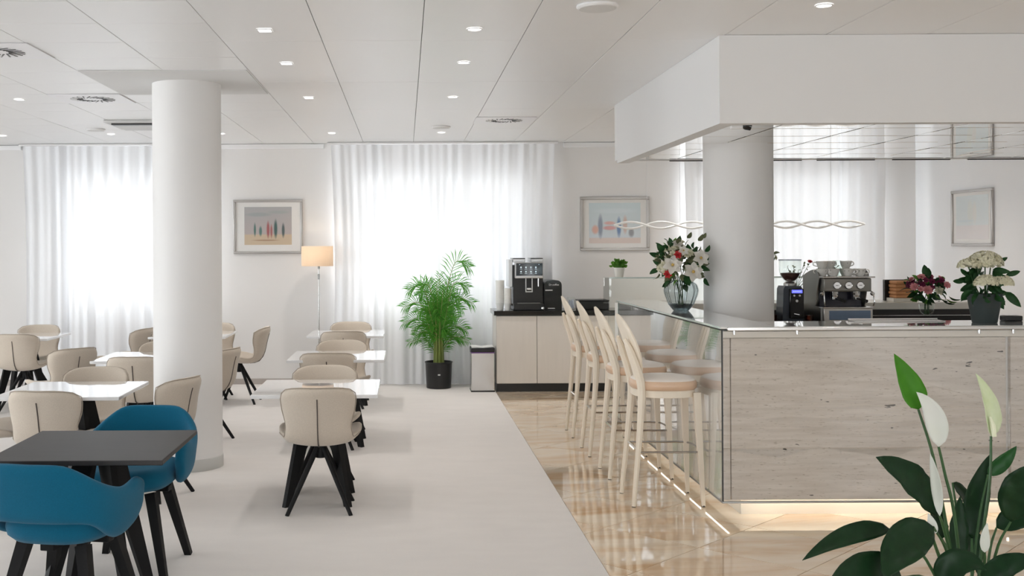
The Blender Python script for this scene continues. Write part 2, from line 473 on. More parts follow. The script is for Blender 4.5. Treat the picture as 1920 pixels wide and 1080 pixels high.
def wall_with_holes(name, u0, u1, z0, z1, holes, place):
    """vertical wall made of boxes round the openings; place(u0,u1,z0,z1) -> box args"""
    mb = MB(); holes = sorted(holes); cur = u0
    for h in holes:
        mb.box(*place(cur, h[0], z0, z1))
        mb.box(*place(h[0], h[1], z0, h[2])); mb.box(*place(h[0], h[1], h[3], z1)); cur = h[1]
    mb.box(*place(cur, u1, z0, z1))
    return struct(mb.build(name, M_WALL))
TH = 0.32
wall_with_holes('wall_back', XL-TH, XR+TH, -0.1, 3.1, BACKWIN, lambda a, b, c, d: (a, b, YB, YB+TH, c, d))
wall_with_holes('wall_left', YF, YB, -0.1, 3.1, [(a, b, 0.05, 2.72) for a, b in LEFTWIN], lambda a, b, c, d: (XL-TH, XL, a, b, c, d))
wall_with_holes('wall_front', XL-TH, XR+TH, -0.1, 3.1, [(a, b, 0.2, 2.6) for a, b in FRONTWIN], lambda a, b, c, d: (a, b, YF-TH, YF, c, d))
struct(MB().box(XR, XR+TH, YF, YB, -0.1, 3.1).build('wall_right', mat('right_wall_daylit', (0.86, 0.87, 0.885), 0.65)))  # cool daylight on this wall is put into its lighter, bluer colour
struct(MB().box(XL, XR, YF, YB, -0.1, -0.012).build('floor', M_DARKGAP))
floor = bpy.data.objects['floor']

tag(MB().rbox(XL, 0.99, YF, YB, -0.012, 0.004, 0.003, 1).build('carpet', M_CARPET), 'plain grey-beige fitted carpet covering the floor left of the marble', 'carpet')
# marble tiles laid at 45 degrees, cut along the carpet edge
TS = 0.60
def clip(poly, a, b, c):          # keep a*x+b*y >= c
    out = []
    for i in range(len(poly)):
        p, q = poly[i], poly[(i+1) % len(poly)]
        dp = a*p[0]+b*p[1]-c; dq = a*q[0]+b*q[1]-c
        if dp >= 0: out.append(p)
        if dp*dq < 0:
            t = dp/(dp-dq); out.append((p[0]+t*(q[0]-p[0]), p[1]+t*(q[1]-p[1])))
    return out
c45 = math.cos(R(45))
full_tile = None
g = 0.002
half = TS/2-g
def tile_mb(poly):
    return MB().prism(poly, -0.012, 0.0)
for i in range(-24, 26):
    for j in range(-24, 26):
        # tile centre in rotated frame; joints at X-Y = -4.28 + k*.8485, X+Y = 7.40 + k*.8485
        p = -4.28*c45 + (i+0.5)*TS; q = 7.40*c45 + (j+0.5)*TS
        cx, cy = (p+q)*c45, (q-p)*c45
        if not (0.55 < cx < 6.5 and 4.2 < cy < 13.3): continue
        corners = [(cx + (a+b)*c45, cy + (b-a)*c45) for a, b in ((-half, -half), (half, -half), (half, half), (-half, half))]
        poly = clip(clip(clip(corners, 1, 0, 0.992), -1, 0, -XR), 0, -1, -YB)
        if len(poly) < 3: continue
        area = abs(sum(poly[k][0]*poly[(k+1) % len(poly)][1]-poly[(k+1) % len(poly)][0]*poly[k][1] for k in range(len(poly))))/2
        if area < 0.004: continue
        if 2.4 < cx < 4.6 and 7.0 < cy < 8.6: pass
        if len(poly) == 4 and area > 0.99*(2*half)**2:
            if full_tile is None:
                full_tile = tile_mb([(x-cx, y-cy) for x, y in corners]).mesh('floor_tile', M_MARBLE)
            put('floor_tile', full_tile, floor, (cx, cy, 0))
        else:
            put('floor_tile', tile_mb([(x-cx, y-cy) for x, y in poly]).mesh('floor_tile', M_MARBLE), floor, (cx, cy, 0))
# marble underfoot nearer than the frame shows
MB().box(0.992, XR, YF, 4.15, -0.012, -0.0005).build('floor_slab', M_MARBLE, floor)

struct(MB().box(XL, XR, YF, YB, ZC+0.014, ZC+0.12).build('ceiling', M_DARKGAP))
ceil = bpy.data.objects['ceiling']
# suspended metal panels: long ones in the middle, short ones to the left
PANX = [-1.064 + 0.5825*k for k in range(-10, 13)]
PANX = [x for x in PANX if -6.4 < x < XR]
xs = [XL] + PANX + [XR]
ROW0 = 8.037
pan_cache = {}
def panel(x0, x1, y0, y1):
    key = (round(x1-x0, 3), round(y1-y0, 3))
    if key not in pan_cache:
        a, b = (x1-x0)/2-0.0018, (y1-y0)/2-0.0018
        pan_cache[key] = MB().rbox(-a, a, -b, b, 0, 0.014, 0.0015, 1).mesh('ceiling_panel', M_PANEL)
    put('ceiling_panel', pan_cache[key], ceil, ((x0+x1)/2, (y0+y1)/2, ZC+random.uniform(0, 0.0008)))
for a, b in zip(xs[:-1], xs[1:]):
    left = (a+b)/2 < -1.064
    step = 1.615/3 if left else 1.615
    ys = [YB]
    y = ROW0 + 1.615*2
    if YB - y > 0.2: ys.append(y)
    while y > 4.0:
        y -= step; ys.append(y)
    for y1, y0 in zip(ys[:-1], ys[1:]): panel(a, b, y0, y1)
    panel(a, b, YF, ys[-1])

# plaster square round the left pillar head
struct(MB().box(-2.22, -1.075, 7.44, 8.60, ZC-0.006, ZC-0.0005).build('trim_1', M_PLASTER))
# pillars
for x, lab in ((-1.61, 'round white pillar among the dining tables'), (2.46, 'round white pillar rising behind the bar front')):
    p = thing('pillar', lab, 'pillar', (x, 8.08, 0), kind='structure')
    prof = [(0.25, 0.0), (0.25, ZC-0.002)]
    MB().lathe(prof, 64).build('shaft', M_PILLAR, p, sharp=60)
    MB().lathe([(0.253, 0.0), (0.256, 0.006), (0.256, 0.085), (0.252, 0.09)], 64).build('baseboard', mat('pillar_base_grey', (0.55, 0.55, 0.53), 0.4), p, sharp=60)
# cornice strips and baseboards on the back wall
for n, (a, b) in enumerate([(XL, -4.50), (-2.18, -0.95), (1.86, 3.16), (5.68, XR)]):
    struct(MB().rbox(a, b, YB-0.035, YB, 2.765, 2.822, 0.006).build('trim_%d' % (n+2), M_WHITE))
    struct(MB().rbox(a, b, YB-0.012, YB, 0.0, 0.07, 0.004).build('baseboard_back', mat('taupe_baseboard', (0.45, 0.41, 0.38), 0.5)))
struct(MB().rbox(XR-0.012, XR, YF, YB-0.02, 0.0, 0.07, 0.004).build('baseboard_right', M_WHITE))

# windows: frame, mullions, panes, sill, radiator below
M_WINFR = mat('white_window_frame', (0.82, 0.82, 0.82), 0.35)
for n, (x0, x1, z0, z1) in enumerate(BACKWIN):
    wd = thing('window_%d' % (n+1), None, None, (0, 0, 0), kind='structure')
    f = 0.06; y0, y1 = YB+0.16, YB+0.22
    mb = MB()
    mb.rbox(x0, x1, y0, y1, z0, z0+f); mb.rbox(x0, x1, y0, y1, z1-f, z1)
    mb.rbox(x0, x0+f, y0, y1, z0+f, z1-f); mb.rbox(x1-f, x1, y0, y1, z0+f, z1-f)
    mb.build('window_frame', M_WINFR, wd)
    xm = x0 + (x1-x0)*0.5
    MB().rbox(xm-0.05, xm+0.05, y0, y1, z0+f, z1-f).build('mullion', M_WINFR, wd)
    for a, b in ((x0+f, xm-0.05), (xm+0.05, x1-f)):
        MB().box(a, b, y0+0.025, y0+0.035, z0+f, z1-f).build('pane', M_GLASS, wd)
    MB().rbox(x0-0.04, x1+0.04, YB-0.02, YB+0.16, z0-0.03, z0, 0.006).build('window_sill', M_WHITE, wd)
for n, (a, b) in enumerate(LEFTWIN):
    wd = thing('window_%d' % (n+4), None, None, (0, 0, 0), kind='structure')
    mb = MB()
    for z in (0.05, 2.66): mb.rbox(XL-0.2, XL-0.14, a, b, z, z+0.06)
    for y in (a, (a+b)/2-0.03, b-0.06): mb.rbox(XL-0.2, XL-0.14, y, y+0.06, 0.11, 2.66)
    mb.build('window_frame', M_WINFR, wd)
    MB().box(XL-0.175, XL-0.165, a, b, 0.1, 2.68).build('pane', M_GLASS, wd)
for n, (a, b) in enumerate(FRONTWIN):
    wd = thing('window_%d' % (n+6), None, None, (0, 0, 0), kind='structure')
    mb = MB()
    for z in (0.2, 2.54): mb.rbox(a, b, YF-0.2, YF-0.14, z, z+0.06)
    for x in (a, (a+b)/2-0.03, b-0.06): mb.rbox(x, x+0.06, YF-0.2, YF-0.14, 0.26, 2.54)
    mb.build('window_frame', M_WINFR, wd)
    MB().box(a, b, YF-0.175, YF-0.165, 0.25, 2.55).build('pane', M_GLASS, wd)

# sheer curtains
def curtain(x0, x1, label, seed):
    rnd = random.Random(seed)
    n = int((x1-x0)/0.012); m = 26
    waves = [(rnd.uniform(26, 70), rnd.uniform(0, 6.28), rnd.uniform(0.003, 0.010), rnd.uniform(-0.10, 0.10)) for _ in range(10)]
    big = [(rnd.uniform(7, 20), rnd.uniform(0, 6.28), rnd.uniform(0.008, 0.02), rnd.uniform(-0.25, 0.25)) for _ in range(5)]
    P = []
    for i in range(n+1):
        u = i/n; row = []
        for j in range(m+1):
            t = j/m; z = 0.012 + (2.80-0.012)*(1-t)
            y = 0
            for k, ph, a, dr in waves: y += a*(0.75+0.25*t)*math.sin(k*(u*(x1-x0)) + ph + dr*t*6)
            for k, ph, a, dr in big: y += a*t*math.sin(k*(u*(x1-x0)) + ph + dr*t*6)
            spread = 1 - 0.03*math.sin(PI*t)*(1 if True else 0)
            xc = (x0+x1)/2
            row.append((xc + (x0+(x1-x0)*u-xc)*spread, YB-0.14+y, z))
        P.append(row)
    t = thing('curtain', label, 'curtain', kind=None, group='sheer window curtains')
    MB().grid(P).build('fabric', M_SHEER, t, sharp=180)
    MB().rbox(x0-0.04, x1+0.04, YB-0.175, YB-0.10, 2.803, 2.822, 0.004).build('rail', M_WHITE, t)
curtain(-4.44, -2.26, 'white sheer curtain half hidden behind the left round pillar', 3)
curtain(-0.86, 1.74, 'wide white sheer curtain behind the potted palm', 5)
curtain(3.24, 5.60, 'white sheer curtain seen behind the bar and its pillar', 9)

# ------------------------------------------------------------------ ceiling fittings
def downlight(x, y, square, label, power=16, spot=True):
    t = thing('ceiling_downlight', label, 'ceiling light', (x, y, ZC), group='recessed ceiling downlights')
    mb = MB(); r = 0.045
    n = 4 if square else 28
    rot = PI/4 if square else 0
    k = 1.35 if square else 1.0
    def ring(rr, z): return [(rr*k*math.cos(2*PI*i/n+rot), rr*k*math.sin(2*PI*i/n+rot), z) for i in range(n)]
    loops = [ring(r, -0.0005), ring(r, -0.006), ring(r*0.82, -0.006), ring(r*0.78, -0.002)]
    v = [p for l in loops for p in l]; f = []
    for a in range(3):
        for i in range(n): f.append((a*n+i, a*n+(i+1) % n, (a+1)*n+(i+1) % n, (a+1)*n+i))
    mb.add(v, f); mb.build('trim_ring', M_WHITE, t)
    l = MB(); l.prism([(p[0], p[1]) for p in ring(r*0.8, 0)], -0.0035, -0.001); l.build('lens', M_LENS, t)
    if spot:
        ld = bpy.data.lights.new('downlight_lamp', 'SPOT'); ld.energy = power; ld.spot_size = R(115); ld.spot_blend = 0.9
        ld.color = (1.0, 0.95, 0.90); ld.shadow_soft_size = 0.035
        lo = bpy.data.objects.new('downlight_lamp', ld); COL.objects.link(lo); lo.parent = t; lo.location = (0, 0, -0.012)
DL1 = [6.08, 7.185, 8.85, 11.63]
names = ['nearest', 'second nearest', 'third nearest', 'farthest']
for k, y in enumerate(DL1): downlight(-0.775, y, True, 'square downlight above the middle table row, %s of its four' % names[k], (12, 16, 36, 46)[k])
for k, y in enumerate(DL1): downlight(0.391, y, False, 'round downlight above the carpet aisle, %s of its four' % names[k], (12, 16, 36, 46)[k])
downlight(-3.12, 8.86, False, 'round downlight left of the slotted air diffuser above the left tables')
downlight(-3.12, 11.62, False, 'round downlight just behind the ceiling air conditioner, left side')
downlight(-4.31, 11.72, False, 'round downlight at the far left end of the back row')
downlight(-1.95, 11.62, False, 'round downlight beside the left pillar top, near the back wall', 30)
downlight(2.12, 5.52, False, 'round downlight right in front of the bar canopy', 16)
for x, y, l_ in ((3.8, 5.0, 'right of the one in front of the canopy'), (0.4, 4.0, 'ahead of the aisle row'), (-0.775, 4.0, 'ahead of the square row'), (-3.1, 5.0, 'ahead of the left row'), (2.1, 2.5, 'behind the one in front of the canopy')):  # out-of-frame downlights added to light the room
    downlight(x, y, False, 'added unseen downlight above the picture edge, ' + l_, 10)

for x, y, l_ in ((3.2, 11.0, 'nearest the bar pillar'), (4.9, 11.0, 'nearest the right wall'), (2.75, 11.7, 'nearest the pale blue print')):  # unseen downlights added behind the canopy to brighten the right wall
    downlight(x, y, False, 'added unseen downlight behind the bar canopy, ' + l_, 42)
def disk(x, y, r, label, name='ceiling_speaker', cat='speaker'):
    t = thing(name, label, cat, (x, y, ZC))
    MB().lathe([(r, -0.0005), (r, -0.010), (r*0.93, -0.016)], 40).build('rim', M_WHITE, t)
    MB().lathe([(r*0.9, -0.0155), (r*0.88, -0.019), (0.001, -0.021)], 40).build('grille', mat('speaker_grille', (0.70, 0.70, 0.69), 0.6), t)
disk(0.973, 5.50, 0.105, 'large round white ceiling speaker near the canopy front')
disk(0.367, 11.05, 0.095, 'round ceiling speaker above the wide curtain by the last aisle downlight')
disk(-3.144, 11.13, 0.095, 'round ceiling speaker left of the air conditioner slot')

def diffuser(x, y, label):
    t = thing('air_diffuser', label, 'air vent', (x, y, ZC), group='swirl air diffusers')
    MB().rbox(-0.285, 0.285, -0.262, 0.262, -0.007, -0.0005, 0.002, 1).build('plate', mat('diffuser_plate', (0.86, 0.86, 0.88), 0.4), t)
    n = 20
    for k in range(n):
        a = 2*PI*k/n
        M = Matrix.Rotation(a, 4, 'Z') @ Matrix.Translation((0.125, 0, -0.008)) @ Matrix.Rotation(R(28), 4, 'Z')
        MB().rbox(-0.055, 0.055, -0.006, 0.006, -0.002, 0.002, 0.002, 1, M).build('slot', M_SATINK, t)
    for k in range(n):
        a = 2*PI*(k+0.5)/n
        M = Matrix.Rotation(a, 4, 'Z') @ Matrix.Translation((0.15, 0, -0.009)) @ Matrix.Rotation(R(28), 4, 'Z')
        MB().rbox(-0.03, 0.03, -0.005, 0.005, -0.002, 0.002, 0.002, 1, M).build('vane', M_WHITE, t)
diffuser(-2.52, 8.84, 'square swirl air diffuser beside the left pillar plate')
diffuser(0.955, 10.51, 'square swirl air diffuser near the back, right of the aisle lights')
diffuser(-2.50, 6.68, 'square swirl air diffuser at the left edge of the ceiling')

t = thing('air_conditioner', 'flush ceiling air conditioner with one dark slot behind the left pillar', 'air conditioner', (-2.42, 10.67, ZC))
MB().rbox(-0.43, 0.43, -0.33, 0.33, -0.022, -0.0005, 0.006).build('cover', mat('conditioner_cover', (0.62, 0.62, 0.61), 0.5), t)
MB().rbox(-0.38, 0.38, -0.24, -0.15, -0.036, -0.021, 0.002).build('air_slot', M_SATINK, t)
MB().rbox(-0.38, 0.38, -0.14, 0.30, -0.034, -0.021, 0.004).build('intake_panel', mat('intake_grey', (0.60, 0.60, 0.59), 0.5), t)

# ------------------------------------------------------------------ bar canopy with mirror tiles
CX0, CY0, CY1, CZ = 1.815, 6.30, 9.45, 2.316
can = thing('bar_canopy', 'white boxed canopy lowered from the ceiling above the bar', 'canopy', kind='structure')
M_CAN = mat('canopy_paint', (0.80, 0.80, 0.80), 0.6)
TW = 0.10
MB().box(CX0, XR-0.002, CY0, CY0+TW, CZ, ZC-0.001).build('front_fascia', M_CAN, can)
MB().box(CX0, CX0+TW, CY0+TW, CY1-TW, CZ, ZC-0.001).build('side_fascia', M_CAN, can)
MB().box(CX0, XR-0.002, CY1-TW, CY1, CZ+0.028, ZC-0.001).build('rear_fascia', M_CAN, can)
MB().box(CX0+TW, XR-0.002, CY0+TW, CY1-TW, CZ+0.045, CZ+0.06).build('tile_bed', mat('tile_bed_grey', (0.20, 0.19, 0.18), 0.8), can)
mx0, my0 = CX0+TW, CY0+TW
xl = [mx0, 2.31] + [2.31+0.57*k for k in range(1, 7)] + [XR-0.004]
yl = [my0 + (CY1-TW-my0)*k/6 for k in range(7)]
tc_ = {}
for a, b in zip(xl[:-1], xl[1:]):
    for c, d in zip(yl[:-1], yl[1:]):
        key = round(b-a, 3)
        if key not in tc_:
            hx, hy = (b-a)/2-0.007, (d-c)/2-0.007
            tc_[key] = MB().rbox(-hx, hx, -hy, hy, 0, 0.012, 0.002, 1).mesh('mirror_tile', M_MIRROR)
        put('mirror_tile', tc_[key], can, ((a+b)/2, (c+d)/2, CZ+0.031), (R(random.uniform(-.12, .12)), R(random.uniform(-.12, .12)), 0))
for a in (2.28, 2.92, 3.55, 4.2, 4.85):
    MB().rbox(a, a+0.5, CY1-0.035, CY1-0.015, CZ+0.02, CZ+0.0275, 0.003, 1).build('linear_slot', M_SATINK, can)  # black linear slots along the canopy's rear edge
t = thing('security_camera', 'small black and white camera in the front corner of the canopy', 'camera', (1.985, 6.46, CZ+0.03))
MB().rbox(-0.06, 0.02, -0.02, 0.02, -0.045, 0.0, 0.006).build('bracket', M_WHITE, t)
MB().lathe([(0.0, -0.03), (0.018, -0.026), (0.024, -0.01), (0.024, 0.02), (0.0, 0.022)], 16, (0.0, 0.0, 0), M=Matrix.Translation((0.035, -0.012, -0.03)) @ Matrix.Rotation(R(100), 4, 'Y')).build('lens_body', M_GLOSSK, t)

# twisted double-rod pendant behind the bar
t = thing('pendant_lamp', 'thin white pendant of two interlaced wavy rods on wires', 'pendant lamp', (0, 11.3, 1.82))
xa, xb = 2.16, 4.74
for s_ in (1, -1):
    pts = [(xa + (xb-xa)*k/120, 0.02*math.cos(k/120*8*PI)*s_, 0.034*s_*math.sin(k/120*(8*PI)) ) for k in range(121)]
    MB().tube(pts, 0.011, 8).build('rod', mat('pendant_white', (0.88, 0.88, 0.87), 0.35), t)
for x in (2.50, 2.84, 4.4):
    MB().tube([(x, 0, 0.0), (x, 0, ZC-1.82-0.016)], 0.0022, 6).build('wire', mat('suspension_wire', (0.75, 0.75, 0.75), 0.4), t)
MB().rbox(2.40, 4.5, -0.02, 0.02, ZC-1.82-0.02, ZC-1.82-0.001, 0.004).build('canopy_plate', M_WHITE, t)

# ------------------------------------------------------------------ dining furniture
def chair_surface(u, v):
    K = [(0.00, .232, .448, .165, .005), (.07, .215, .474, .212, .020), (.22, .11, .468, .248, .050), (.38, -.03, .452, .246, .052),
         (.50, -.13, .452, .210, .034), (.58, -.190, .470, .198, .036), (.66, -.225, .535, .186, .050), (.80, -.250, .645, .210, .085),
         (.92, -.277, .740, .212, .085), (1.0, -.300, .790, .182, .055)]
    lo, hi = 0.06*abs(u)**3, 1-0.115*abs(u)**3.6
    vv = lo + (hi-lo)*v
    y, z, wd, wr = catmull(K, vv)
    e = 0.004
    a = catmull(K, max(0, vv-e)); b = catmull(K, min(1, vv+e))
    ty, tz = b[0]-a[0], b[1]-a[1]; L = math.hypot(ty, tz)
    ny, nz = -tz/L*-1, -ty/L       # towards the sitter: up on the seat, forward on the back
    k = wr*abs(u)**2.2
    return (u*wd*(1-0.10*abs(u)**3*0), y + ny*k, z + nz*k)
def make_chair(label):
    t = thing('dining_chair', label, 'chair', group='beige upholstered dining chairs')
    nu, nv = 13, 22
    us = [-1+2*i/(nu-1) for i in range(nu)]
    us = [math.copysign(abs(x)**0.85, x) for x in us]
    P = [[chair_surface(u, j/(nv-1)) for j in range(nv)] for u in us]
    mb = MB(); Q = mb.thick(P, -0.046, 0.55)
    mb.build('upholstered_shell', M_BEIGE, t, sharp=180, sub=1)
    P = np.array(P)
    c = [Vector(q) for q in Q[nu//2]]
    d = [(Vector(Q[nu//2][j]) - Vector(P[nu//2][j])).normalized() for j in range(nv)]
    jj = [j for j in range(nv) if 10 <= j <= 19]
    MB().tube([c[j] + d[j]*-0.0005 for j in jj], 0.0042, 6, squash=(1, 1)).build('seam', M_SEAM, t)
    rim = [(i, nv-1) for i in range(nu)]
    side = lambda i: [(i, j) for j in range(nv-1, 8, -1)]
    path = [(0, j) for j in range(9, nv-1)] + rim + side(nu-1)[1:]
    MB().tube([Vector(Q[i][j])*0.9+Vector(P[i][j])*0.1 + (Vector(Q[i][j])-Vector(P[i][j])).normalized()*-0.002 for i, j in path], 0.003, 5).build('piping', mat('tan_piping', (0.40, 0.34, 0.28), 0.8), t)
    MB().lathe([(0.030, 0.315), (0.034, 0.32), (0.034, 0.37), (0.030, 0.425)], 20).build('hub', M_BLACK, t)
    leg = MB().tube([(0.012, 0.012, 0.395), (0.10, 0.10, 0.20), (0.192, 0.192, 0.0)], [0.017, 0.0155, 0.0125], 10).mesh('leg', M_BLACK)
    for k in range(4):
        put('leg', leg, t, rot=(0, 0, PI/2*k))
    return t
CH = {}
chair0 = None
def chair(x, y, face, label):
    """face: direction the sitter looks, degrees from +y, counter-clockwise"""
    global chair0
    if chair0 is None:
        chair0 = make_chair(label); chair0.location = (x, y, 0.004); chair0.rotation_euler = (0, 0, R(face)); return chair0
    return dup(chair0, (x, y, 0.004), R(face), label)

def make_table(label, sx, top, blacktop=False):
    t = thing('dining_table', label, 'table', group='black square tables' if blacktop else 'white square dining tables')
    h = sx/2
    MB().rbox(-h, h, -h, h, 0.698, 0.720, 0.004).build('tabletop', top, t)
    MB().rbox(-0.16, 0.16, -0.16, 0.16, 0.684, 0.699, 0.004).build('mounting_plate', M_BLACK, t)
    v0 = Vector((1, 1, 0)).normalized()
    mb = MB()
    # tapered blade from the centre out to a foot
    n = Vector((-v0.y, v0.x, 0))*0.016
    a0, a1 = v0*0.015, v0*0.125
    b0, b1 = v0*0.248, v0*0.292
    q = []
    for sgn in (1, -1):
        q += [a0+n*sgn+Vector((0, 0, .686)), a1+n*sgn+Vector((0, 0, .686)), b1+n*sgn, b0+n*sgn]
    mb.add(q, [(0, 1, 2, 3), (7, 6, 5, 4), (0, 4, 5, 1), (1, 5, 6, 2), (2, 6, 7, 3), (3, 7, 4, 0)])
    leg = mb.mesh('leg', M_BLACK)
    for k in range(4): put('leg', leg, t, rot=(0, 0, PI/2*k))
    return t
tw = None
for x, y, lab in [(-0.555, 6.97, 'white glossy table at the front of the middle row'),
                  (-0.555, 8.99, 'white glossy table in the middle of the row by the aisle'),
                  (-0.605, 11.27, 'white glossy table at the back of the row by the floor lamp'),
                  (-2.105, 6.93, 'white glossy table left of the pillar, behind the black table'),
                  (-2.105, 8.99, 'white glossy table mostly hidden behind the beige chairs left of the pillar'),
                  (-2.185, 11.27, 'white glossy table half hidden behind the left pillar'),
                  (-3.91, 11.14, 'white glossy table in the far left corner by the curtain')]:
    if tw is None:
        tw = make_table(lab, 0.77, M_TABLEW); tw.location = (x, y, 0.004)
    else: dup(tw, (x, y, 0.004), 0, lab)
tb = make_table('square black table between the two blue armchairs', 0.76, M_BLACKTOP, True)
tb.location = (-1.405, 4.975, 0.004)

for a in [(-0.530, 6.745, 1, 'beige chair with its back to us, nearest in the middle row'),
          (-0.560, 7.37, 180, 'beige chair facing us behind the front table of the middle row'),
          (-0.610, 8.85, -2, 'beige chair with its back to us at the second table by the aisle'),
          (-0.560, 9.44, 181, 'beige chair facing us behind the second table by the aisle'),
          (-0.625, 11.02, 2, 'beige chair with its back to us at the last table by the aisle'),
          (-0.600, 11.77, 180, 'beige chair facing us in front of the wide curtain'),
          (-2.115, 6.66, -6, 'beige chair with its back to us behind the black table'),
          (-2.130, 7.34, 182, 'beige chair facing us across the white table behind the black one'),
          (-2.080, 8.62, 0, 'beige chair with its back to us, third along left of the pillar'),
          (-2.93, 9.28, 46, 'beige chair turned left behind the white table left of the pillar'),
          (-2.93, 11.38, 74, 'beige chair turned left before the left curtain, beside the pillar'),
          (-2.13, 9.40, 178, 'beige chair mostly hidden between pillar and left curtain'),
          (-1.660, 7.12, 68, 'beige chair pressed against the left side of the pillar front'),
          (-1.700, 9.10, 72, 'beige chair cut off by the right edge of the pillar'),
          (-1.735, 11.38, 88, 'beige chair in full profile right of the pillar before the back wall'),
          (-2.085, 11.72, 180, 'beige chair showing only a sliver right of the pillar at the back'),
          (-3.930, 11.54, 182, 'beige chair facing us at the far left table'),
          (-3.790, 10.86, -2, 'beige chair with its back to us at the far left table'),
          (-2.66, 6.92, -88, 'beige chair mostly outside the left edge of the picture')]:
    chair(*a)

# blue armchairs
def make_armchair(label):
    t = thing('armchair', label, 'armchair', group='petrol blue armchairs')
    PX = [(0, 0, -.275), (.2, .130, -.268), (.4, .212, -.205), (.55, .243, -.105), (.75, .250, .01), (1, .240, .125)]
    ZT = [(0, .772), (.18, .771), (.22, .764), (.42, .680), (.52, .648), (.64, .636), (.85, .652), (1, .622)]
    ZB = [(0, .525), (.25, .525), (.38, .510), (.47, .462), (.6, .43), (.75, .435), (.88, .475), (1, .565)]
    def f(u, v):
        a = abs(u); sg = 1 if u >= 0 else -1
        x, y = catmull(PX, a); zt = catmull(ZT, a)[0]; zb = catmull(ZB, a)[0]
        z = zb + (zt-zb)*v
        e = 1e-3
        x2, y2 = catmull(PX, min(1, a+e)); x1, y1 = catmull(PX, max(0, a-e))
        tx, ty = x2-x1, y2-y1; L = math.hypot(tx, ty); ox, oy = ty/L, -tx/L
        out = 0.055*(z-.52)/.25*(1-0.6*min(1, a/.7))
        if a > 0.45: out -= 0.03*max(0, (.50-z)/.07)*min(1, (a-.45)/.1)
        return ((x+ox*out)*sg, y+oy*out, z)
    nu, nv = 31, 8
    P = [[f(-1+2*i/(nu-1), j/(nv-1)) for j in range(nv)] for i in range(nu)]
    mb = MB(); mb.thick([list(r) for r in P], -0.046, 0.72)
    mb.build('backrest_with_arms', M_BLUE, t, sharp=180, sub=1)
    # seat pad: superellipse section
    sp = MB(); rings = []
    prof = [(0.001, .412), (.6, .412), (.86, .420), (.97, .445), (1.0, .475), (.985, .500), (.93, .517), (.7, .523), (.001, .525)]
    n = 40
    v = []; fc = []
    for s_, z in prof:
        for k in range(n):
            a = 2*PI*k/n; c, s2 = math.cos(a), math.sin(a)
            rr = (abs(c)**3 + abs(s2)**3)**(-1/3)
            v.append((0.222*s_*rr*c, 0.005 + 0.258*s_*rr*s2, z))
    for i in range(len(prof)-1):
        for k in range(n): fc.append((i*n+k, i*n+(k+1) % n, (i+1)*n+(k+1) % n, (i+1)*n+k))
    sp.add(v, fc); sp.build('seat', M_BLUE, t, sharp=180)
    mb = MB().rbox(-.19, .19, -.03, .03, .385, .414, .005)
    mb.rbox(-.03, .03, -.19, .19, .385, .414, .005)
    mb.build('underframe', M_BLACK, t)
    leg = MB().tube([(.13, .13, .40), (.222, .222, 0)], [.036, .024], 4).mesh('leg', M_BLACK)
    for k in range(4): put('leg', leg, t, rot=(0, 0, PI/2*k))
    return t
ar = make_armchair('blue armchair with its back to us in the near left corner')
ar.location = (-1.425, 4.62, 0.004); ar.rotation_euler = (0, 0, R(-11))
dup(ar, (-1.385, 5.545, 0.004), R(176), 'blue armchair facing us across the black table')

# ------------------------------------------------------------------ bar
BX, BY, BZ = 1.855, 6.42, 1.135          # outer corner of the glass cladding and top height
BE = 9.55                                # far end of the left run
RX = 5.2
bar = thing('bar_counter', 'travertine and glass bar counter with glowing recessed plinth', 'bar', (0, 0, 0))
mb = MB()
mb.box(BX+.03, 2.195, BY+.05, BE+.30, .15, 1.10)
mb.box(2.195, RX, BY+.05, 6.84, .15, 1.10)
mb.build('carcass', M_BACK, bar)
for k, (a, b) in enumerate([(1.915, 3.535), (3.56, RX)]):
    MB().rbox(a, b, BY+.022, BY+.05, .112, 1.065, .003, 1).build('stone_slab', M_TRAV, bar)
MB().rbox(BX+.012, 1.910, BY+.024, BY+.05, .112, 1.065, .003, 1).build('corner_slab', M_TRAV, bar)
MB().rbox(BX+.012, RX, BY+.022, BY+.05, 1.067, 1.106, .003, 1).build('cream_rail', M_CREAM, bar)
for a, b in [(BX+.004, 3.545), (3.549, RX)]:
    MB().box(a, b, BY, BY+.010, .108, 1.112).build('front_glass', M_GLASSBAR, bar)
for a, b in [(BY+.012, 8.218), (8.222, BE)]:
    MB().box(BX, BX+.010, a, b, .108, 1.112).build('side_glass', M_GLASSBAR, bar)
MB().box(BX-.001, BX+.006, BY-.002, BY+.010, .108, 1.116).build('corner_bead', M_SATINK, bar)
MB().rbox(BX-.003, RX, BY-.004, BY+.012, .098, .109, .002, 1).build('bottom_channel', M_STEELD, bar)
MB().rbox(BX-.004, BX+.012, BY+.012, BE, .098, .109, .002, 1).build('bottom_channel', M_STEELD, bar)
MB().rbox(BX-.001, BX+.011, BE, BE+.006, .108, 1.12, .001, 1).build('end_edge', M_GEDGE, bar)
mb = MB(); mb.box(BX+.15, 2.15, BY+.14, BE+.2, 0, .10); mb.box(2.15, RX, BY+.14, 6.78, 0, .10)
mb.build('plinth', M_CREAM, bar)
MB().box(BX+.15, RX, BY+.085, BY+.105, .140, .149).build('led_strip', M_LED, bar)
MB().box(BX+.028, BX+.045, BY+.05, BE, .110, .151).build('led_shield', M_BACK, bar)  # board added behind the glass to hide the LED strip from direct view
MB().box(BX+.060, BX+.068, BY+.10, BE, .100, .106).build('led_strip', mat('slim_led_strip', (1, 1, 1), 0.4, emit=(1.0, 0.93, 0.82), estr=2.6), bar)
for x in (1.93, 2.30, 3.37, 3.57, 4.4):
    MB().lathe([(.007, 1.088), (.007, 1.119)], 12, (x, BY+.006, 0)).build('standoff', M_CHROME, bar)
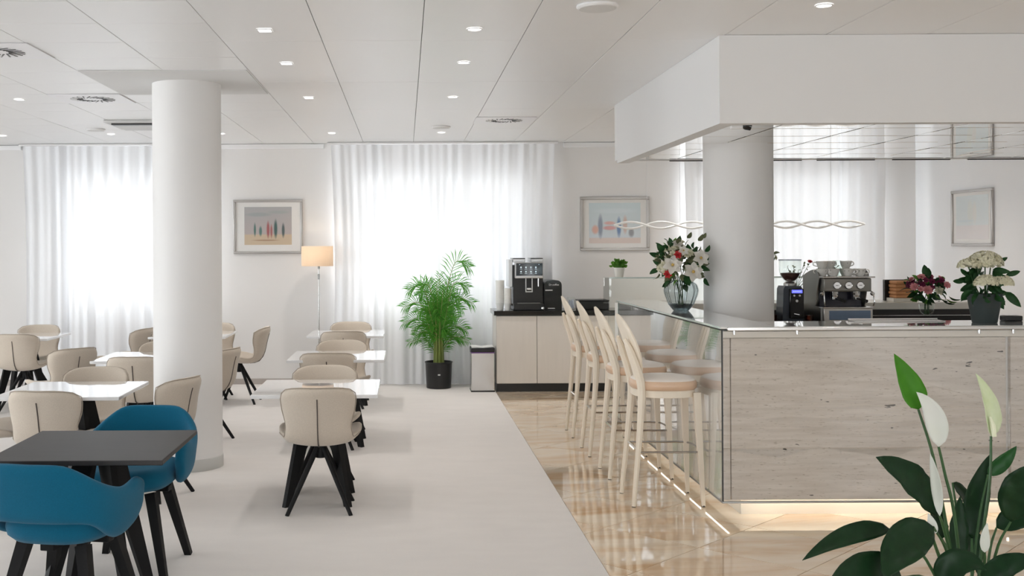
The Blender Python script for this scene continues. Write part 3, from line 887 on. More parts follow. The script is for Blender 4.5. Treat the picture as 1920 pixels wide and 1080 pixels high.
top = thing('worktop', 'glossy pale glass worktop with steel front edge on the bar', 'worktop')
mb = MB()
mb.rbox(BX-.01, 2.195, BY-.01, BE+.02, BZ-.012, BZ, .002, 1)
mb.rbox(2.195, RX, BY-.01, 6.86, BZ-.012, BZ, .002, 1)
mb.build('glass_sheet', M_TOP, top)
MB().rbox(BX+.03, RX, BY-.014, BY+.004, BZ-.023, BZ-.002, .003, 1).build('steel_edge', M_STEEL, top)
MB().rbox(BX-.013, BX-.009, BY-.01, BE+.02, BZ-.012, BZ-.0005, .001, 1).build('glass_edge', M_GEDGE, top)

# rear run: work counter with raised ledge
bk = thing('back_counter', 'rear bar counter with cream raised ledge and dark recess', 'counter')
MB().box(2.75, 4.88, 8.78, 9.34, 0.0, .91).build('base_cabinet', M_BACK, bk)
MB().rbox(2.75, 4.90, 8.75, 9.34, .91, .95, .004).build('worktop', mat('dark_worktop', (0.05, 0.048, 0.045), 0.3), bk)
MB().box(2.2, 4.90, 9.345, 9.38, .95, 1.055).build('splashback', mat('dark_splashback', (0.025, 0.02, 0.018), 0.35), bk)
MB().rbox(2.2, 4.90, 9.325, 9.345, 1.0, 1.008, .003).build('rail', M_STEEL, bk)
MB().box(2.2, 4.88, 9.38, 9.84, 0.0, 1.055).build('rear_wall', M_BACK, bk)
MB().rbox(2.2, 4.92, 9.33, 9.86, 1.055, 1.115, .006).build('ledge', M_CREAM, bk)
# glass display case behind the bar's far end
gc = thing('glass_case', 'clear glass display case behind the far end of the bar', 'display case')
MB().box(1.845, 3.70, 9.90, 9.908, 0.06, 1.315).build('front_pane', M_GLASS, gc)
MB().box(1.845, 1.853, 9.908, 10.20, 0.06, 1.315).build('side_pane', M_GLASS, gc)
MB().box(1.845, 3.70, 9.90, 10.20, 1.315, 1.325).build('top_pane', M_GLASS, gc)
MB().rbox(1.843, 3.70, 9.897, 9.900, 1.313, 1.326, .001, 1).build('glass_edge', M_GEDGE, gc)
MB().rbox(1.845, 3.70, 9.90, 10.20, 0, 0.06, .004).build('base', M_STEEL, gc)

# bar stools
def make_stool(label):
    t = thing('bar_stool', label, 'bar stool', group='pale wooden bar stools')
    # local: faces +x (towards the bar); origin under the seat centre
    c = MB(); n = 36
    def cushion(prof):
        v = []; f = []
        for s_, z in prof:
            for k in range(n):
                a = 2*PI*k/n; co, si = math.cos(a), math.sin(a)
                rr = (abs(co)**2.6+abs(si)**2.6)**(-1/2.6)
                v.append((.205*s_*rr*co, .205*s_*rr*si, z))
        for i in range(len(prof)-1):
            for k in range(n): f.append((i*n+k, i*n+(k+1) % n, (i+1)*n+(k+1) % n, (i+1)*n+k))
        return MB().add(v, f)
    cushion([(.001, .715), (.95, .715), (1.0, .725), (1.01, .745), (.985, .765), (.93, .775), (.6, .780), (.001, .782)]).build('seat_cushion', M_PEACH, t, sharp=180)
    cushion([(.955, .768), (.95, .774), (.90, .782), (.6, .793), (.001, .797)]).build('seat_top_sheen', M_PEACHTOP, t, sharp=180)  # thin cap whose pale colour carries the window sheen on the cushion
    cushion([(.93, .670), (.95, .672), (.95, .714), (.93, .716)]).build('seat_apron', M_WOOD, t)
    for s_ in (-1, 1):
        front = MB().tube([(.175, .150*s_, .70), (.205, .19*s_, .004)], [.032, .015], 4, up=(1, 0, 0)).build('front_leg', M_WOOD, t)
        rear = MB()
        pts = curve3([(-.225, .19*s_, .004), (-.185, .172*s_, .42), (-.165, .155*s_, .70), (-.185, .152*s_, .82), (-.232, .135*s_, .96), (-.262, .11*s_, 1.03)], 22)
        rear.tube(pts, [.014 + .013*min(1, k/10) - (.016*max(0, (k-16)/5)) for k in range(22)], 8, up=(1, 0, 0)).build('rear_leg', M_WOOD, t)
        for x, y in ((.205, .19*s_), (-.225, .19*s_)):
            MB().lathe([(.012, 0), (.012, .008), (.009, .010)], 10, (x, y, 0)).build('foot_cap', M_SATINK, t)
    # oval plywood backrest leaning back
    P = []
    for i in range(15):
        u = -1 + 2*i/14
        row = []
        for j in range(13):
            v = -1 + 2*j/12
            # square -> disc
            uu = u*math.sqrt(1-v*v/2); vv = v*math.sqrt(1-u*u/2)
            zz = .970 + .215*vv; yy = .180*uu
            lean = -.160 - .0*(zz-.78) - .125*max(0, (zz-.78)/.41)**1.15
            row.append((lean + .03*uu*uu, yy, zz))
        P.append(row)
    mb = MB(); mb.thick(P, 0.016, 0.6); mb.build('backrest', M_WOOD, t, sharp=60)
    # chrome footrest
    z = .335
    MB().tube(curve3([(-.188, .178, z), (-.0, .178, z), (.15, .178, z), (.205, .14, z), (.215, 0, z), (.205, -.14, z), (.15, -.178, z), (0, -.178, z), (-.188, -.178, z)], 40), .0065, 8).build('footrest', mat('footrest_steel', (.42, .41, .40), .2, metal=1), t)
    MB().tube([(-.19, .172, .345), (-.19, -.172, .345)], .0065, 8).build('rear_rail', M_CHROME, t)
    return t
st = None
for y, lab in ((6.94, 'pale wood bar stool nearest to us at the bar'), (7.735, 'pale wood bar stool second from the front at the bar'),
               (8.55, 'pale wood bar stool third from the front at the bar'), (9.38, 'pale wood bar stool farthest from us at the bar')):
    if st is None: st = make_stool(lab); st.location = (1.627, y, 0)
    else: dup(st, (1.627, y, 0), 0, lab)

# ------------------------------------------------------------------ coffee station by the curtain
FY = 12.08
cab = thing('sideboard', 'taupe coffee cabinet with dark plinth beneath the coffee machine', 'cabinet')
MB().box(.999, 2.50, FY+.02, 12.59, .09, .845).build('body', M_TAUPE, cab)
MB().box(1.002, 2.497, FY+.0185, FY+.0205, .092, .843).build('gap_shadow_sheet', M_DARKGAP, cab)  # dark sheet stands in for the shade in the door gaps
for a in (1.003, 1.452, 1.90, 2.20):
    b = {1.003: 1.447, 1.452: 1.896, 1.90: 2.196, 2.20: 2.498}[a]
    MB().rbox(a, b, FY, FY+.018, .095, .838, .002, 1).build('door', M_TAUPE, cab)
MB().box(1.01, 2.49, FY+.03, 12.57, 0, .09).build('plinth', M_SATINK, cab)
tag(MB().rbox(.975, 2.52, FY-.015, 12.61, .846, .896, .003).build('worktop', mat('black_stone', (0.012, 0.012, 0.012), 0.12)), 'polished black worktop along the coffee cabinet', 'worktop')
CT = .896
cm = thing('coffee_machine', 'black automatic coffee machine with touch screen on the cabinet', 'coffee machine', (1.37, 12.2, CT))
MB().rbox(-.168, .168, .02, .42, .03, .50, .010).build('body', M_SATINK, cm)
MB().rbox(-.168, .168, -.05, .42, .0, .075, .008).build('base', M_SATINK, cm)
MB().rbox(-.13, .13, -.045, .02, .074, .082, .002).build('drip_tray', M_STEELD, cm)
MB().rbox(-.150, .165, -.035, .04, .355, .535, .010).build('screen_housing', M_SILVER, cm)
MB().rbox(-.138, .155, -.041, -.034, .385, .525, .003).build('touch_screen', M_SCREEN, cm)
scr = MB()
for r_ in range(2):
    for c_ in range(4):
        x = -.085 + .055*c_; z = .478 - .048*r_
        scr.lathe([(.0095, 0), (.0095, .001)], 12, M=Matrix.Translation((x, -.0415, z)) @ Matrix.Rotation(R(90), 4, 'X'))
        scr.box(x-.012, x+.012, -.0425, -.041, z-.022, z-.0185)
scr.box(-.105, -.095, -.0425, -.041, .505, .512); scr.box(.11, .12, -.0425, -.041, .505, .512)
scr.build('screen_icons', M_ICON, cm)
MB().rbox(-.165, -.03, .03, .38, .535, .572, .006).build('bean_hopper', M_SILVER, cm)
MB().rbox(.035, .168, .03, .38, .535, .572, .006).build('bean_hopper', M_SILVER, cm)
MB().rbox(-.166, -.03, .03, .38, .572, .58, .003).build('hopper_lid', M_GLOSSK, cm)
MB().rbox(.034, .169, .03, .38, .572, .58, .003).build('hopper_lid', M_GLOSSK, cm)
MB().rbox(-.215, -.170, .05, .36, .255, .565, .008).build('side_tank', mat('milky_plastic', (0.74, 0.77, 0.79), 0.3), cm)
mb = MB()
for a, b, c, d in ((-.035, -.024, .21, .355), (.035, .046, .21, .355), (-.035, .046, .20, .212)):
    mb.rbox(a, b, -.03, .0, c, d, .003)
mb.build('spout_frame', M_SILVER, cm)
MB().rbox(-.02, .032, -.03, .01, .225, .25, .004).build('spout', M_STEEL, cm)
MB().lathe([(.007, .265), (.007, .355)], 10, (.11, -.02, 0)).build('water_nozzle', M_CHROME, cm)
MB().lathe([(0, -.022), (.016, -.016), (.021, 0), (.016, .016), (0, .022)], 16, (.150, -.075, .022)).build('knob', M_CHROME, cm)
fr = thing('milk_cooler', 'small black milk cooler with rounded top beside the coffee machine', 'cooler', (1.648, 12.22, CT))
poly = [(-.098, 0), (.098, 0), (.098, .27)] + [(.098-.055+.055*math.cos(a), .275+.055*math.sin(a)) for a in [R(10*k) for k in range(1, 9)]] + [(0, .334)] + [(-.098+.055-.055*math.sin(R(10*k)), .275+.055*math.cos(R(10*k))) for k in range(1, 9)] + [(-.098, .27)]
MB().prism(poly, 0, .36, 'y').build('body', M_GLOSSK, fr)
MB().rbox(-.088, -.005, -.004, .002, .213, .226, .002).build('handle', M_SILVER, fr)
MB().rbox(-.06, .02, -.004, .002, .012, .022, .002).build('lower_trim', M_SILVER, fr)
def text_mesh(name, body, size, m, parent, M, thick=0.0005, align='CENTER'):
    cu = bpy.data.curves.new(name, 'FONT'); cu.body = body; cu.size = size; cu.align_x = align; cu.extrude = thick; cu.resolution_u = 2
    o = bpy.data.objects.new(name, cu); COL.objects.link(o)
    dg = bpy.context.evaluated_depsgraph_get()
    me = bpy.data.meshes.new_from_object(o.evaluated_get(dg)); bpy.data.objects.remove(o)
    me.transform(M); me.materials.clear(); me.materials.append(m)
    return put(name, me, parent)
FRONT = Matrix.Rotation(R(90), 4, 'X')
text_mesh('lettering', 'Dr.coffee', .030, M_MARK, fr, Matrix.Translation((.01, -.002, .272)) @ FRONT)
def cup_stack(x, y, r, h, label):
    prof = [(r*.72, 0)]
    z = .07
    prof += [(r*.9, z)]
    while z < h-.01:
        prof += [(r*1.0, z), (r*1.0, z+.006), (r*.93, z+.007), (r*.95, z+.0145)]; z += .0150
    prof += [(r, z), (r, z+.006), (r*.9, z+.006), (r*.7, z-.05)]
    o = MB().lathe(prof, 22).build('cup_stack', M_CUP); o.location = (x, y, CT)
    tag(o, label, 'paper cups')
cup_stack(1.062, 12.30, .050, .335, 'taller stack of white paper cups at the cabinet end')
cup_stack(1.145, 12.26, .043, .245, 'shorter stack of white paper cups next to the coffee machine')
jar = thing('glass_jar', 'small clear jar of white sachets right of the milk cooler', 'jar', (1.86, 12.30, CT))
MB().lathe([(.045, 0), (.048, .01), (.048, .13), (.04, .14)], 24).build('glass', M_GLASS, jar)
mb = MB(); rr = random.Random(4)
for k in range(14):
    M = Matrix.Translation((rr.uniform(-.024, .024), rr.uniform(-.024, .024), .055+rr.uniform(-.012, .02))) @ Euler((rr.uniform(-.3, .3), rr.uniform(-.3, .3), rr.uniform(0, 6))).to_matrix().to_4x4()
    mb.box(-.012, .012, -.0015, .0015, -.04, .04, M)
o = mb.build('sachets', mat('blue_white_paper', (0.70, 0.74, 0.82), 0.6), jar); o['kind'] = 'stuff'
bx = thing('black_box', 'low black box on the black worktop behind the stool backs', 'box', (2.115, 12.40, CT))
MB().rbox(-.165, .165, -.14, .14, 0, .095, .006).build('body', M_SATINK, bx)
MB().rbox(-.170, .170, -.145, .145, .095, .105, .003).build('lid', M_SATINK, bx)

# waste bin
bn = thing('waste_bin', 'square steel waste bin with black liner beside the coffee cabinet', 'bin', (.848, 12.18, .004))
mb = MB().rbox(-.128, .128, -.128, .128, .012, .43, .006); mb.build('body', M_STEEL, bn)
MB().rbox(-.132, .132, -.132, .132, .0, .014, .003).build('foot', M_SATINK, bn)
P = []
MB().rbox(-.132, .132, -.132, .132, .437, .486, .01).build('liner', mat('bin_liner', (0.01, 0.01, 0.012), 0.3), bn)
MB().rbox(-.130, .130, -.130, .130, .428, .438, .002).build('liner_band', mat('purple_band', (0.20, 0.08, 0.33), 0.5), bn)
mb = MB()
poly = [(-.12, .484), (-.06, .488), (0, .484), (.06, .489), (.12, .496), (.12, .500), (.06, .496), (0, .488), (-.06, .497), (-.12, .500)]
mb.prism(poly, -.11, .11, 'y'); mb.build('crumpled_paper', M_CUP, bn)

# ------------------------------------------------------------------ floor lamp
fl = thing('floor_lamp', 'slim chrome floor lamp with lit cream drum shade', 'floor lamp', (-.985, 12.42, .004))
MB().lathe([(.14, 0), (.14, .012), (.13, .02), (.012, .026)], 32).build('base', M_STEEL, fl)
MB().tube([(0, 0, .02), (0, 0, 1.40)], .008, 10).build('pole', M_STEEL, fl)
MB().rbox(-.012, .012, -.016, .010, 1.24, 1.30, .004).build('switch', M_STEELD, fl)
MB().lathe([(.013, 1.36), (.013, 1.46), (.02, 1.47), (.02, 1.52)], 14).build('socket', M_STEELD, fl)
MB().lathe([(.180, 1.392), (.180, 1.618), (.178, 1.618), (.178, 1.392), (.180, 1.392)], 48, (-.015, 0, 0)).build('lamp_shade', M_SHADE, fl, sharp=60)
MB().lathe([(0, 1.52), (.025, 1.535), (.03, 1.56), (.02, 1.585), (0, 1.59)], 16).build('bulb', mat('warm_bulb', (1, .9, .8), .4, emit=(1, .80, .60), estr=10), fl)
ld = bpy.data.lights.new('bulb_light', 'POINT'); ld.energy = 4.5; ld.color = (1, .80, .60); ld.shadow_soft_size = .03
lo = bpy.data.objects.new('bulb_light', ld); COL.objects.link(lo); lo.parent = fl; lo.location = (-.015, 0, 1.50)

# ------------------------------------------------------------------ pictures
def picture(label, w_, h_, printm, loc, rz=0, fw=.035, mb_=.09):
    t = thing('framed_picture', label, 'picture', loc, rz, 'framed prints on the walls')
    a, b = w_/2, h_/2
    fm = MB()
    fm.rbox(-a, a, -.03, -.001, b-fw, b, .006); fm.rbox(-a, a, -.03, -.001, -b, -b+fw, .006)
    fm.rbox(-a, -a+fw, -.03, -.001, -b+fw, b-fw, .006); fm.rbox(a-fw, a, -.03, -.001, -b+fw, b-fw, .006)
    fm.build('frame', M_FRAME, t)
    MB().box(-a+fw, a-fw, -.012, -.002, -b+fw, b-fw).build('mat_board', M_MATB, t)
    MB().box(-a+fw+mb_, a-fw-mb_, -.0135, -.0122, -b+fw+mb_*.75, b-fw-mb_*.55).build('print', printm, t)
p1 = print_mat('print_grey_sand', (0.44, 0.44, 0.44), (0.50, 0.44, 0.43), (0.62, 0.50, 0.36), 0.26,
   [(.22, .40, .022, .16, (.10, .19, .17)), (.34, .36, .03, .12, (.12, .22, .20)), (.50, .40, .03, .20, (.40, .13, .13)), (.57, .36, .022, .16, (.42, .16, .15)),
    (.66, .42, .035, .22, (.08, .15, .14)), (.82, .38, .03, .17, (.10, .13, .13)), (.30, .80, .24, .05, (.38, .40, .40)), (.72, .86, .2, .04, (.40, .42, .41)), (.45, .12, .25, .02, (.45, .30, .20))])
p2 = print_mat('print_pale_blue', (0.62, 0.72, 0.75), (0.66, 0.72, 0.76), (0.72, 0.62, 0.58), 0.12,
   [(.22, .42, .045, .26, (.30, .34, .42)), (.12, .34, .06, .10, (.76, .48, .40)), (.40, .38, .12, .05, (.72, .40, .40)), (.40, .50, .10, .04, (.74, .46, .44)),
    (.58, .40, .04, .22, (.18, .28, .48)), (.70, .46, .04, .20, (.64, .50, .46)), (.82, .26, .05, .10, (.32, .33, .36)), (.5, .80, .35, .06, (.68, .76, .80))])
p3 = print_mat('print_faded', (0.66, 0.72, 0.73), (0.68, 0.73, 0.74), (0.73, 0.70, 0.70), 0.30,
   [(.45, .62, .08, .25, (.69, .72, .69)), (.58, .60, .06, .22, (.71, .71, .68)), (.3, .42, .25, .02, (.62, .69, .72))])
picture('framed grey and sand coloured print beside the floor lamp', .815, .635, p1, (-1.610, YB-.001, 1.853), 0, .03, .10)
picture('framed pale blue print between the wide curtain and the bar', .815, .635, p2, (2.460, YB-.001, 1.868), 0, .035, .07)
picture('framed faded print hanging on the right-hand wall', .84, .60, p3, (XR-.001, 11.55, 1.885), R(-90), .03, .06)

# ------------------------------------------------------------------ plants
def leaf_grid(base, tip, width, bend=(0, 0, 0), up=(0, 0, 1), n=12, m=6, cup=.25, wav=0.0, shape=0.75, droop=0.0):
    """leaf blade from base to tip; bend bows the midrib; up is the blade's normal"""
    b, t, bd, up = Vector(base), Vector(tip), Vector(bend), Vector(up)
    rows = []
    for i in range(n+1):
        s = i/n
        p = b.lerp(t, s) + bd*(4*s*(1-s))
        s2 = min(1, s+.02); s1 = max(0, s-.02)
        tan = ((b.lerp(t, s2)+bd*(4*s2*(1-s2))) - (b.lerp(t, s1)+bd*(4*s1*(1-s1)))).normalized()
        side = tan.cross(up).normalized(); nn = side.cross(tan).normalized()
        wd = width*max(0.015, (math.sin(PI*s**shape))**0.8)
        row = []
        for j in range(m+1):
            k = -1+2*j/m
            row.append(p + side*(k*wd) + nn*(cup*wd*(k*k) + wav*math.sin(s*22+k*2)*wd*abs(k)) )
        rows.append(row)
    return rows

# areca palm
pm = thing('potted_palm', 'feathery green palm in a black pot before the wide curtain', 'potted plant', (.372, 12.44, .004))
MB().lathe([(.135, 0), (.14, .005), (.152, .285), (.158, .29), (.158, .30), (.146, .30), (.142, .26)], 40).build('pot', M_SATINK, pm)
MB().lathe([(.144, .262), (.10, .270), (.001, .272)], 24).build('soil', M_SOIL, pm)
MB().rbox(-.014, .014, -.1505, -.146, .155, .170, .002, 1).build('pot_mark', M_MARK, pm)
rp = random.Random(11)
fronds = [(-.22, .08, 1.10, .9), (.24, .06, 1.05, .9), (-.15, -.12, .88, .85), (.14, .10, .92, .85), (.05, -.12, 1.18, .85), (-.30, -.08, .74, .8), (.27, -.10, .95, .85), (-.05, .12, .95, .85), (-.18, .05, 1.26, .85), (.12, -.05, 1.30, .85), (.02, .0, 1.36, .85), (-.40, -.05, .98, 1.0), (-.34, .04, 1.17, 1.0), (.40, -.02, 1.02, 1.0), (.33, -.06, 1.20, 1.0), (.36, .03, 1.43, 1.1), (-.10, .06, 1.28, .9), (-.02, -.08, 1.27, .95), (.08, .05, 1.20, .9),
          (-.20, -.10, 1.22, .9), (.16, -.08, 1.22, .9), (-.40, .02, .80, .9), (.32, -.06, .72, .9), (-.27, -.10, .66, .8), (.26, .05, .60, .8), (-.12, -.14, 1.02, .9), (.10, -.14, .98, .9), (-.34, -.03, .58, .7), (.02, -.15, .82, .8),
          (.20, -.14, .86, .9), (-.24, -.12, .92, .9), (-.06, -.05, 1.12, .9), (.05, .10, 1.05, .9), (.34, -.08, .60, .7)]
for fx, fy, fz, sc in fronds:
    a = rp.uniform(0, 6.28); b0 = Vector((.045*math.cos(a), .045*math.sin(a), .26))
    tip = Vector((fx, fy, fz-.06))
    apex = Vector((fx*.52, fy*.5, fz*(1.0 if abs(fx) > .2 else .96)-.02))
    if abs(fx) < .2: apex = Vector((fx*.55, fy*.6, fz*.72))
    mid = Vector((fx*.16, fy*.2, .26+(fz-.26)*.52))
    ctr = curve3([b0, mid, apex, tip], 34)
    mb = MB(); mb.tube(ctr, [.008-.006*k/33 for k in range(34)], 5)
    mb2 = MB()
    for kk in range(26):
        s = kk/25
        ff = 9 + 23.5*s; k = int(ff); p0 = ctr[k].lerp(ctr[min(33, k+1)], ff-k)
        tan = (ctr[min(33, k+1)]-ctr[max(0, k-1)]).normalized()
        side0 = tan.cross(Vector((rp.uniform(-.2, .2), -.8, .45))).normalized()
        for sd in (1, -1):
            L = (.07+.125*math.sin(PI*min(1, .22+s*.72)))*sc*rp.uniform(.85, 1.15)
            fw_ = .45+.75*s
            d = (side0*sd + tan*fw_ + Vector((rp.uniform(-.12, .12), rp.uniform(-.25, .1), rp.uniform(.0, .22)))).normalized()
            m_ = p0 + d*L*.55; q = p0 + d*L + Vector((0, 0, -.20*L))
            wv = (d.cross(Vector((rp.uniform(-.3, .3), -1, rp.uniform(.1, .7))))).normalized()*.0050*sc
            mb2.add([p0 - wv*.4, p0 + wv*.4, m_ + wv, q, m_ - wv], [(0, 1, 2, 4), (4, 2, 3)])
    f = mb.build('frond', M_PALMSTEM, pm)
    mb2.build('leaflets', M_PALM, f, sharp=180)['kind'] = 'stuff'
for k in range(9):
    a = 2*PI*k/9; r_ = .05
    MB().tube([(r_*math.cos(a), r_*math.sin(a), .26), (r_*.9*math.cos(a), r_*.9*math.sin(a), .5), (r_*1.25*math.cos(a), r_*1.25*math.sin(a), .78)], [.016, .012, .006], 7).build('cane', M_PALMSTEM, pm)

# peace lily in the foreground
PL = thing('peace_lily', 'dark-leaved peace lily with white spathes in the foreground', 'potted plant', (1.53, 3.0, 0))
o0 = Vector((1.53, 3.0, 0))
def at(px, py, Y):          # point of the photograph at depth Y, relative to the plant's base
    dx, dy = px-760, py-461
    dx, dy = dx-dy*.00524, dy+dx*.00524
    return Vector((dx*Y/2050, Y, 1.62-dy*Y/2050)) - o0
crown = Vector((0, 0, .60))
def lily_leaf(b, t, wd, bend, up, m=M_LILY, stem_from=None, name='leaf', cup=.22, wav=.10, shape=.72):
    mb = MB(); mb.thick(leaf_grid(b, t, wd, bend, up, 14, 6, cup, wav, shape), .0012, 1)
    lf = mb.build(name, m, PL, sharp=180)
    b = Vector(b)
    if stem_from is not None:
        sf = Vector(stem_from)
        c = curve3([sf, sf.lerp(b, .5)+Vector((0, 0, .05)), b], 10)
        MB().tube(c, [.0048-.002*k/9 for k in range(10)], 7).build('leaf_stalk', M_LSTEM, lf)
        # stalk is a sub-part of its leaf
    return lf
def cr(dx=0, dy=0): return crown + Vector((dx, dy, 0))
F_ = (.12, -.95, .22)
lily_leaf(at(1762, 968, 3.0), at(1642, 857, 2.9), .047, (.012, -.01, .012), (.35, -.88, .3), stem_from=cr(-.01), shape=.9)
lily_leaf(at(1668, 992, 2.86), at(1504, 1051, 2.72), .026, (0, 0, .022), (.1, -.86, .5), stem_from=cr(-.03))
lily_leaf(at(1750, 988, 2.85), at(1657, 1086, 2.7), .050, (-.022, -.01, .020), (-.1, -.86, .42), stem_from=cr(-.02, -.02), shape=.8)
lily_leaf(at(1690, 1082, 2.8), at(1545, 1112, 2.65), .050, (0, 0, .03), (0, -.85, .5), stem_from=cr(-.05, -.03))
lily_leaf(at(1822, 1010, 3.05), at(1858, 850, 3.1), .033, (-.012, 0, 0), (-.25, -.95, .1), stem_from=cr(.02))
lily_leaf(at(1852, 890, 3.08), at(1906, 836, 3.05), .020, (.004, 0, -.004), (-.25, -.9, .3), m=leaf_mat('mid_green_leaf', (.02, .085, .02), (.03, .12, .03), .35, .25, 25), stem_from=cr(.02, .02))
lily_leaf(at(1895, 978, 2.95), at(1950, 872, 2.9), .050, (-.012, 0, .012), (-.2, -.93, .3), stem_from=cr(.05), shape=.85)
lily_leaf(at(1868, 990, 3.15), at(1985, 950, 3.1), .036, (0, 0, .012), (0, -.8, .6), stem_from=cr(.06, .02))
lily_leaf(at(1755, 1085, 2.75), at(1850, 1070, 2.7), .036, (0, 0, .03), (.1, -.8, .55), stem_from=cr(0, -.05))
lily_leaf(at(1790, 985, 3.1), at(1834, 1080, 3.05), .040, (.01, 0, .02), (.4, -.88, .2), stem_from=cr(.01, .03))
lily_leaf(at(1840, 1090, 2.8), at(1950, 1050, 2.7), .030, (0, 0, .015), (0, -.8, .55), stem_from=cr(.04, -.04))
lily_leaf(at(1786, 905, 3.12), at(1842, 985, 3.2), .020, (0, 0, .01), (.3, -.9, .3), stem_from=cr(.02, .04))
lily_leaf(at(1766, 1010, 3.1), at(1745, 925, 3.2), .028, (0, 0, .0), (.2, -.95, .1), stem_from=cr(0, .04))
lily_leaf(at(1790, 1060, 3.0), at(1800, 930, 3.05), .030, (.0, 0, .0), (.1, -.95, .1), stem_from=cr(0, .02))
lily_leaf(at(1700, 1150, 2.6), at(1600, 1160, 2.5), .045, (0, 0, .02), (0, -.7, .7), stem_from=cr(-.06, -.08))
def lily_flower(px, py, tx, ty, wd, Y, stalk, m=M_SPATHE, up=(-.3, -.9, .1), bend=(0, 0, 0), spadix=True, cup=.35, shape=.7):
    """px,py base of the spathe, tx,ty its tip; stalk: list of points down to the crown"""
    b, t = at(px, py, Y), at(tx, ty, Y+.02)
    mb = MB(); mb.thick(leaf_grid(b, t, wd, bend, up, 12, 6, cup, .03, shape), .0012, 1)
    sp = mb.build('spathe', m, PL, sharp=180)
    pts = [crown+Vector((stalk[0], 0, 0))] + [at(*q) for q in stalk[1:]] + [b]
    MB().tube(curve3(pts, 18), [.0052-.0018*k/17 for k in range(18)], 8).build('flower_stalk', M_LSTEM, sp)
    if spadix:
        u_ = Vector(up).normalized()
        d = (t-b).normalized()
        MB().tube([b + u_*.012, b + d*.03 + u_*.016, b + d*.055 + u_*.014], [.006, .0075, .003], 8).build('spadix', mat('cream_spadix', (.72, .74, .55), .7), sp)
lily_flower(1722, 768, 1676, 663, .036, 2.98, (-.01, (1768, 950, 2.98), (1748, 850, 2.98)), M_LILYB, (.12, -.98, .1), (.006, 0, -.006), False, .3, .66)
lily_flower(1760, 838, 1718, 735, .028, 2.94, (.0, (1790, 970, 2.96), (1772, 890, 2.95)), M_SPATHE, (-.25, -.9, .2), (.016, 0, .012), False, .3, .7)
lily_flower(1858, 818, 1829, 700, .027, 3.02, (.03, (1842, 1010, 3.0), (1856, 900, 3.0)), M_SPATHEG, (.25, -.9, .1), (.014, 0, .0), True, .45, .66)
lily_flower(1762, 968, 1744, 850, .014, 2.90, (.005, (1772, 1000, 2.93),), M_SPATHE, (-.6, -.75, .1), (.004, 0, 0), False, .3, .8)
lily_flower(1748, 1002, 1740, 962, .014, 2.86, (-.01, (1756, 1030, 2.9),), M_SPATHE, (0, -.95, .1), (.003, 0, 0), False, .3, .62)
lily_flower(1846, 1036, 1851, 980, .0135, 2.88, (.03, (1845, 1060, 2.9),), M_SPATHE, (0, -.95, .1), (-.004, 0, 0), False, .3, .66)
MB().lathe([(.11, .40), (.115, .405), (.15, .61), (.156, .615), (.156, .63), (.145, .63), (.14, .59)], 36).build('pot', mat('lily_white_pot', (.7, .7, .68), .4), PL)
MB().lathe([(.143, .592), (.09, .602), (.001, .605)], 20).build('soil', M_SOIL, PL)
sd = thing('plant_stand', 'low round plant stand under the peace lily, below the picture edge', 'plant stand', (1.53, 3.0, 0))
MB().lathe([(.17, .378), (.175, .382), (.175, .396), (.17, .40)], 36).build('top', M_BLACK, sd)
leg = MB().tube([(.12, 0, .38), (.16, 0, 0)], [.012, .009], 8).mesh('leg', M_BLACK)
for k in range(3): put('leg', leg, sd, rot=(0, 0, R(120*k+30)))

# generic blossoms and sprigs
def blossom_mesh(name, m, r, petals, layers=2, cup=.5, seed=1):
    rb = random.Random(seed); mb = MB()
    for l in range(layers):
        for k in range(petals):
            a = 2*PI*k/petals + l*PI/petals + rb.uniform(-.1, .1)
            L = r*(1-.28*l); el = cup*(.25+.55*l)
            d = Vector((math.cos(a)*math.cos(el), math.sin(a)*math.cos(el), math.sin(el)))
            upv = Vector((-math.cos(a)*math.sin(el), -math.sin(a)*math.sin(el), math.cos(el)))
            mb.grid(leaf_grid((0, 0, 0), d*L, L*.34, upv*(L*.10), upv, 5, 3, .25, .04, .9))
    return mb.mesh(name, m, sharp=180)
def leafm(name, m, L, wd, seed=0):
    return MB().grid(leaf_grid((0, 0, 0), (L, 0, 0), wd, (0, 0, L*.14), (0, 0, 1), 6, 4, .22, .05, .75)).mesh(name, m, sharp=180)
def aim(o, loc, d, roll=0, scale=1.0, axis='Z'):
    q = Vector(d).to_track_quat(axis, 'Y' if axis != 'Y' else 'Z')
    o.rotation_mode = 'QUATERNION'; o.rotation_quaternion = q @ Euler((0, 0, roll) if axis == 'Z' else (roll, 0, 0)).to_quaternion()
    o.location = loc; o.scale = (scale,)*3
    return o
ME_LILY = blossom_mesh('white_flower', M_PETW, .068, 6, 2, .7, 1)
ME_RED = blossom_mesh('red_flower', M_PETR, .030, 7, 3, 1.0, 2)
ME_PINK = blossom_mesh('pink_flower', M_PETP, .034, 9, 3, 1.0, 3)
ME_PLUM = blossom_mesh('plum_flower', M_PETM, .026, 7, 3, .9, 4)
ME_CREAM = blossom_mesh('cream_flower', M_PETC, .034, 7, 3, .9, 5)
ME_LEAFD = leafm('leaf', M_LEAF, .075, .022)
ME_LEAFO = leafm('leaf', M_LEAFO, .06, .019)
ME_LEAFG = leafm('leaf', M_LEAFL, .07, .020)
ME_YEL = MB().lathe([(0, 0), (.008, .002), (.01, .01), (0, .016)], 10).mesh('flower_centre', M_PETY)

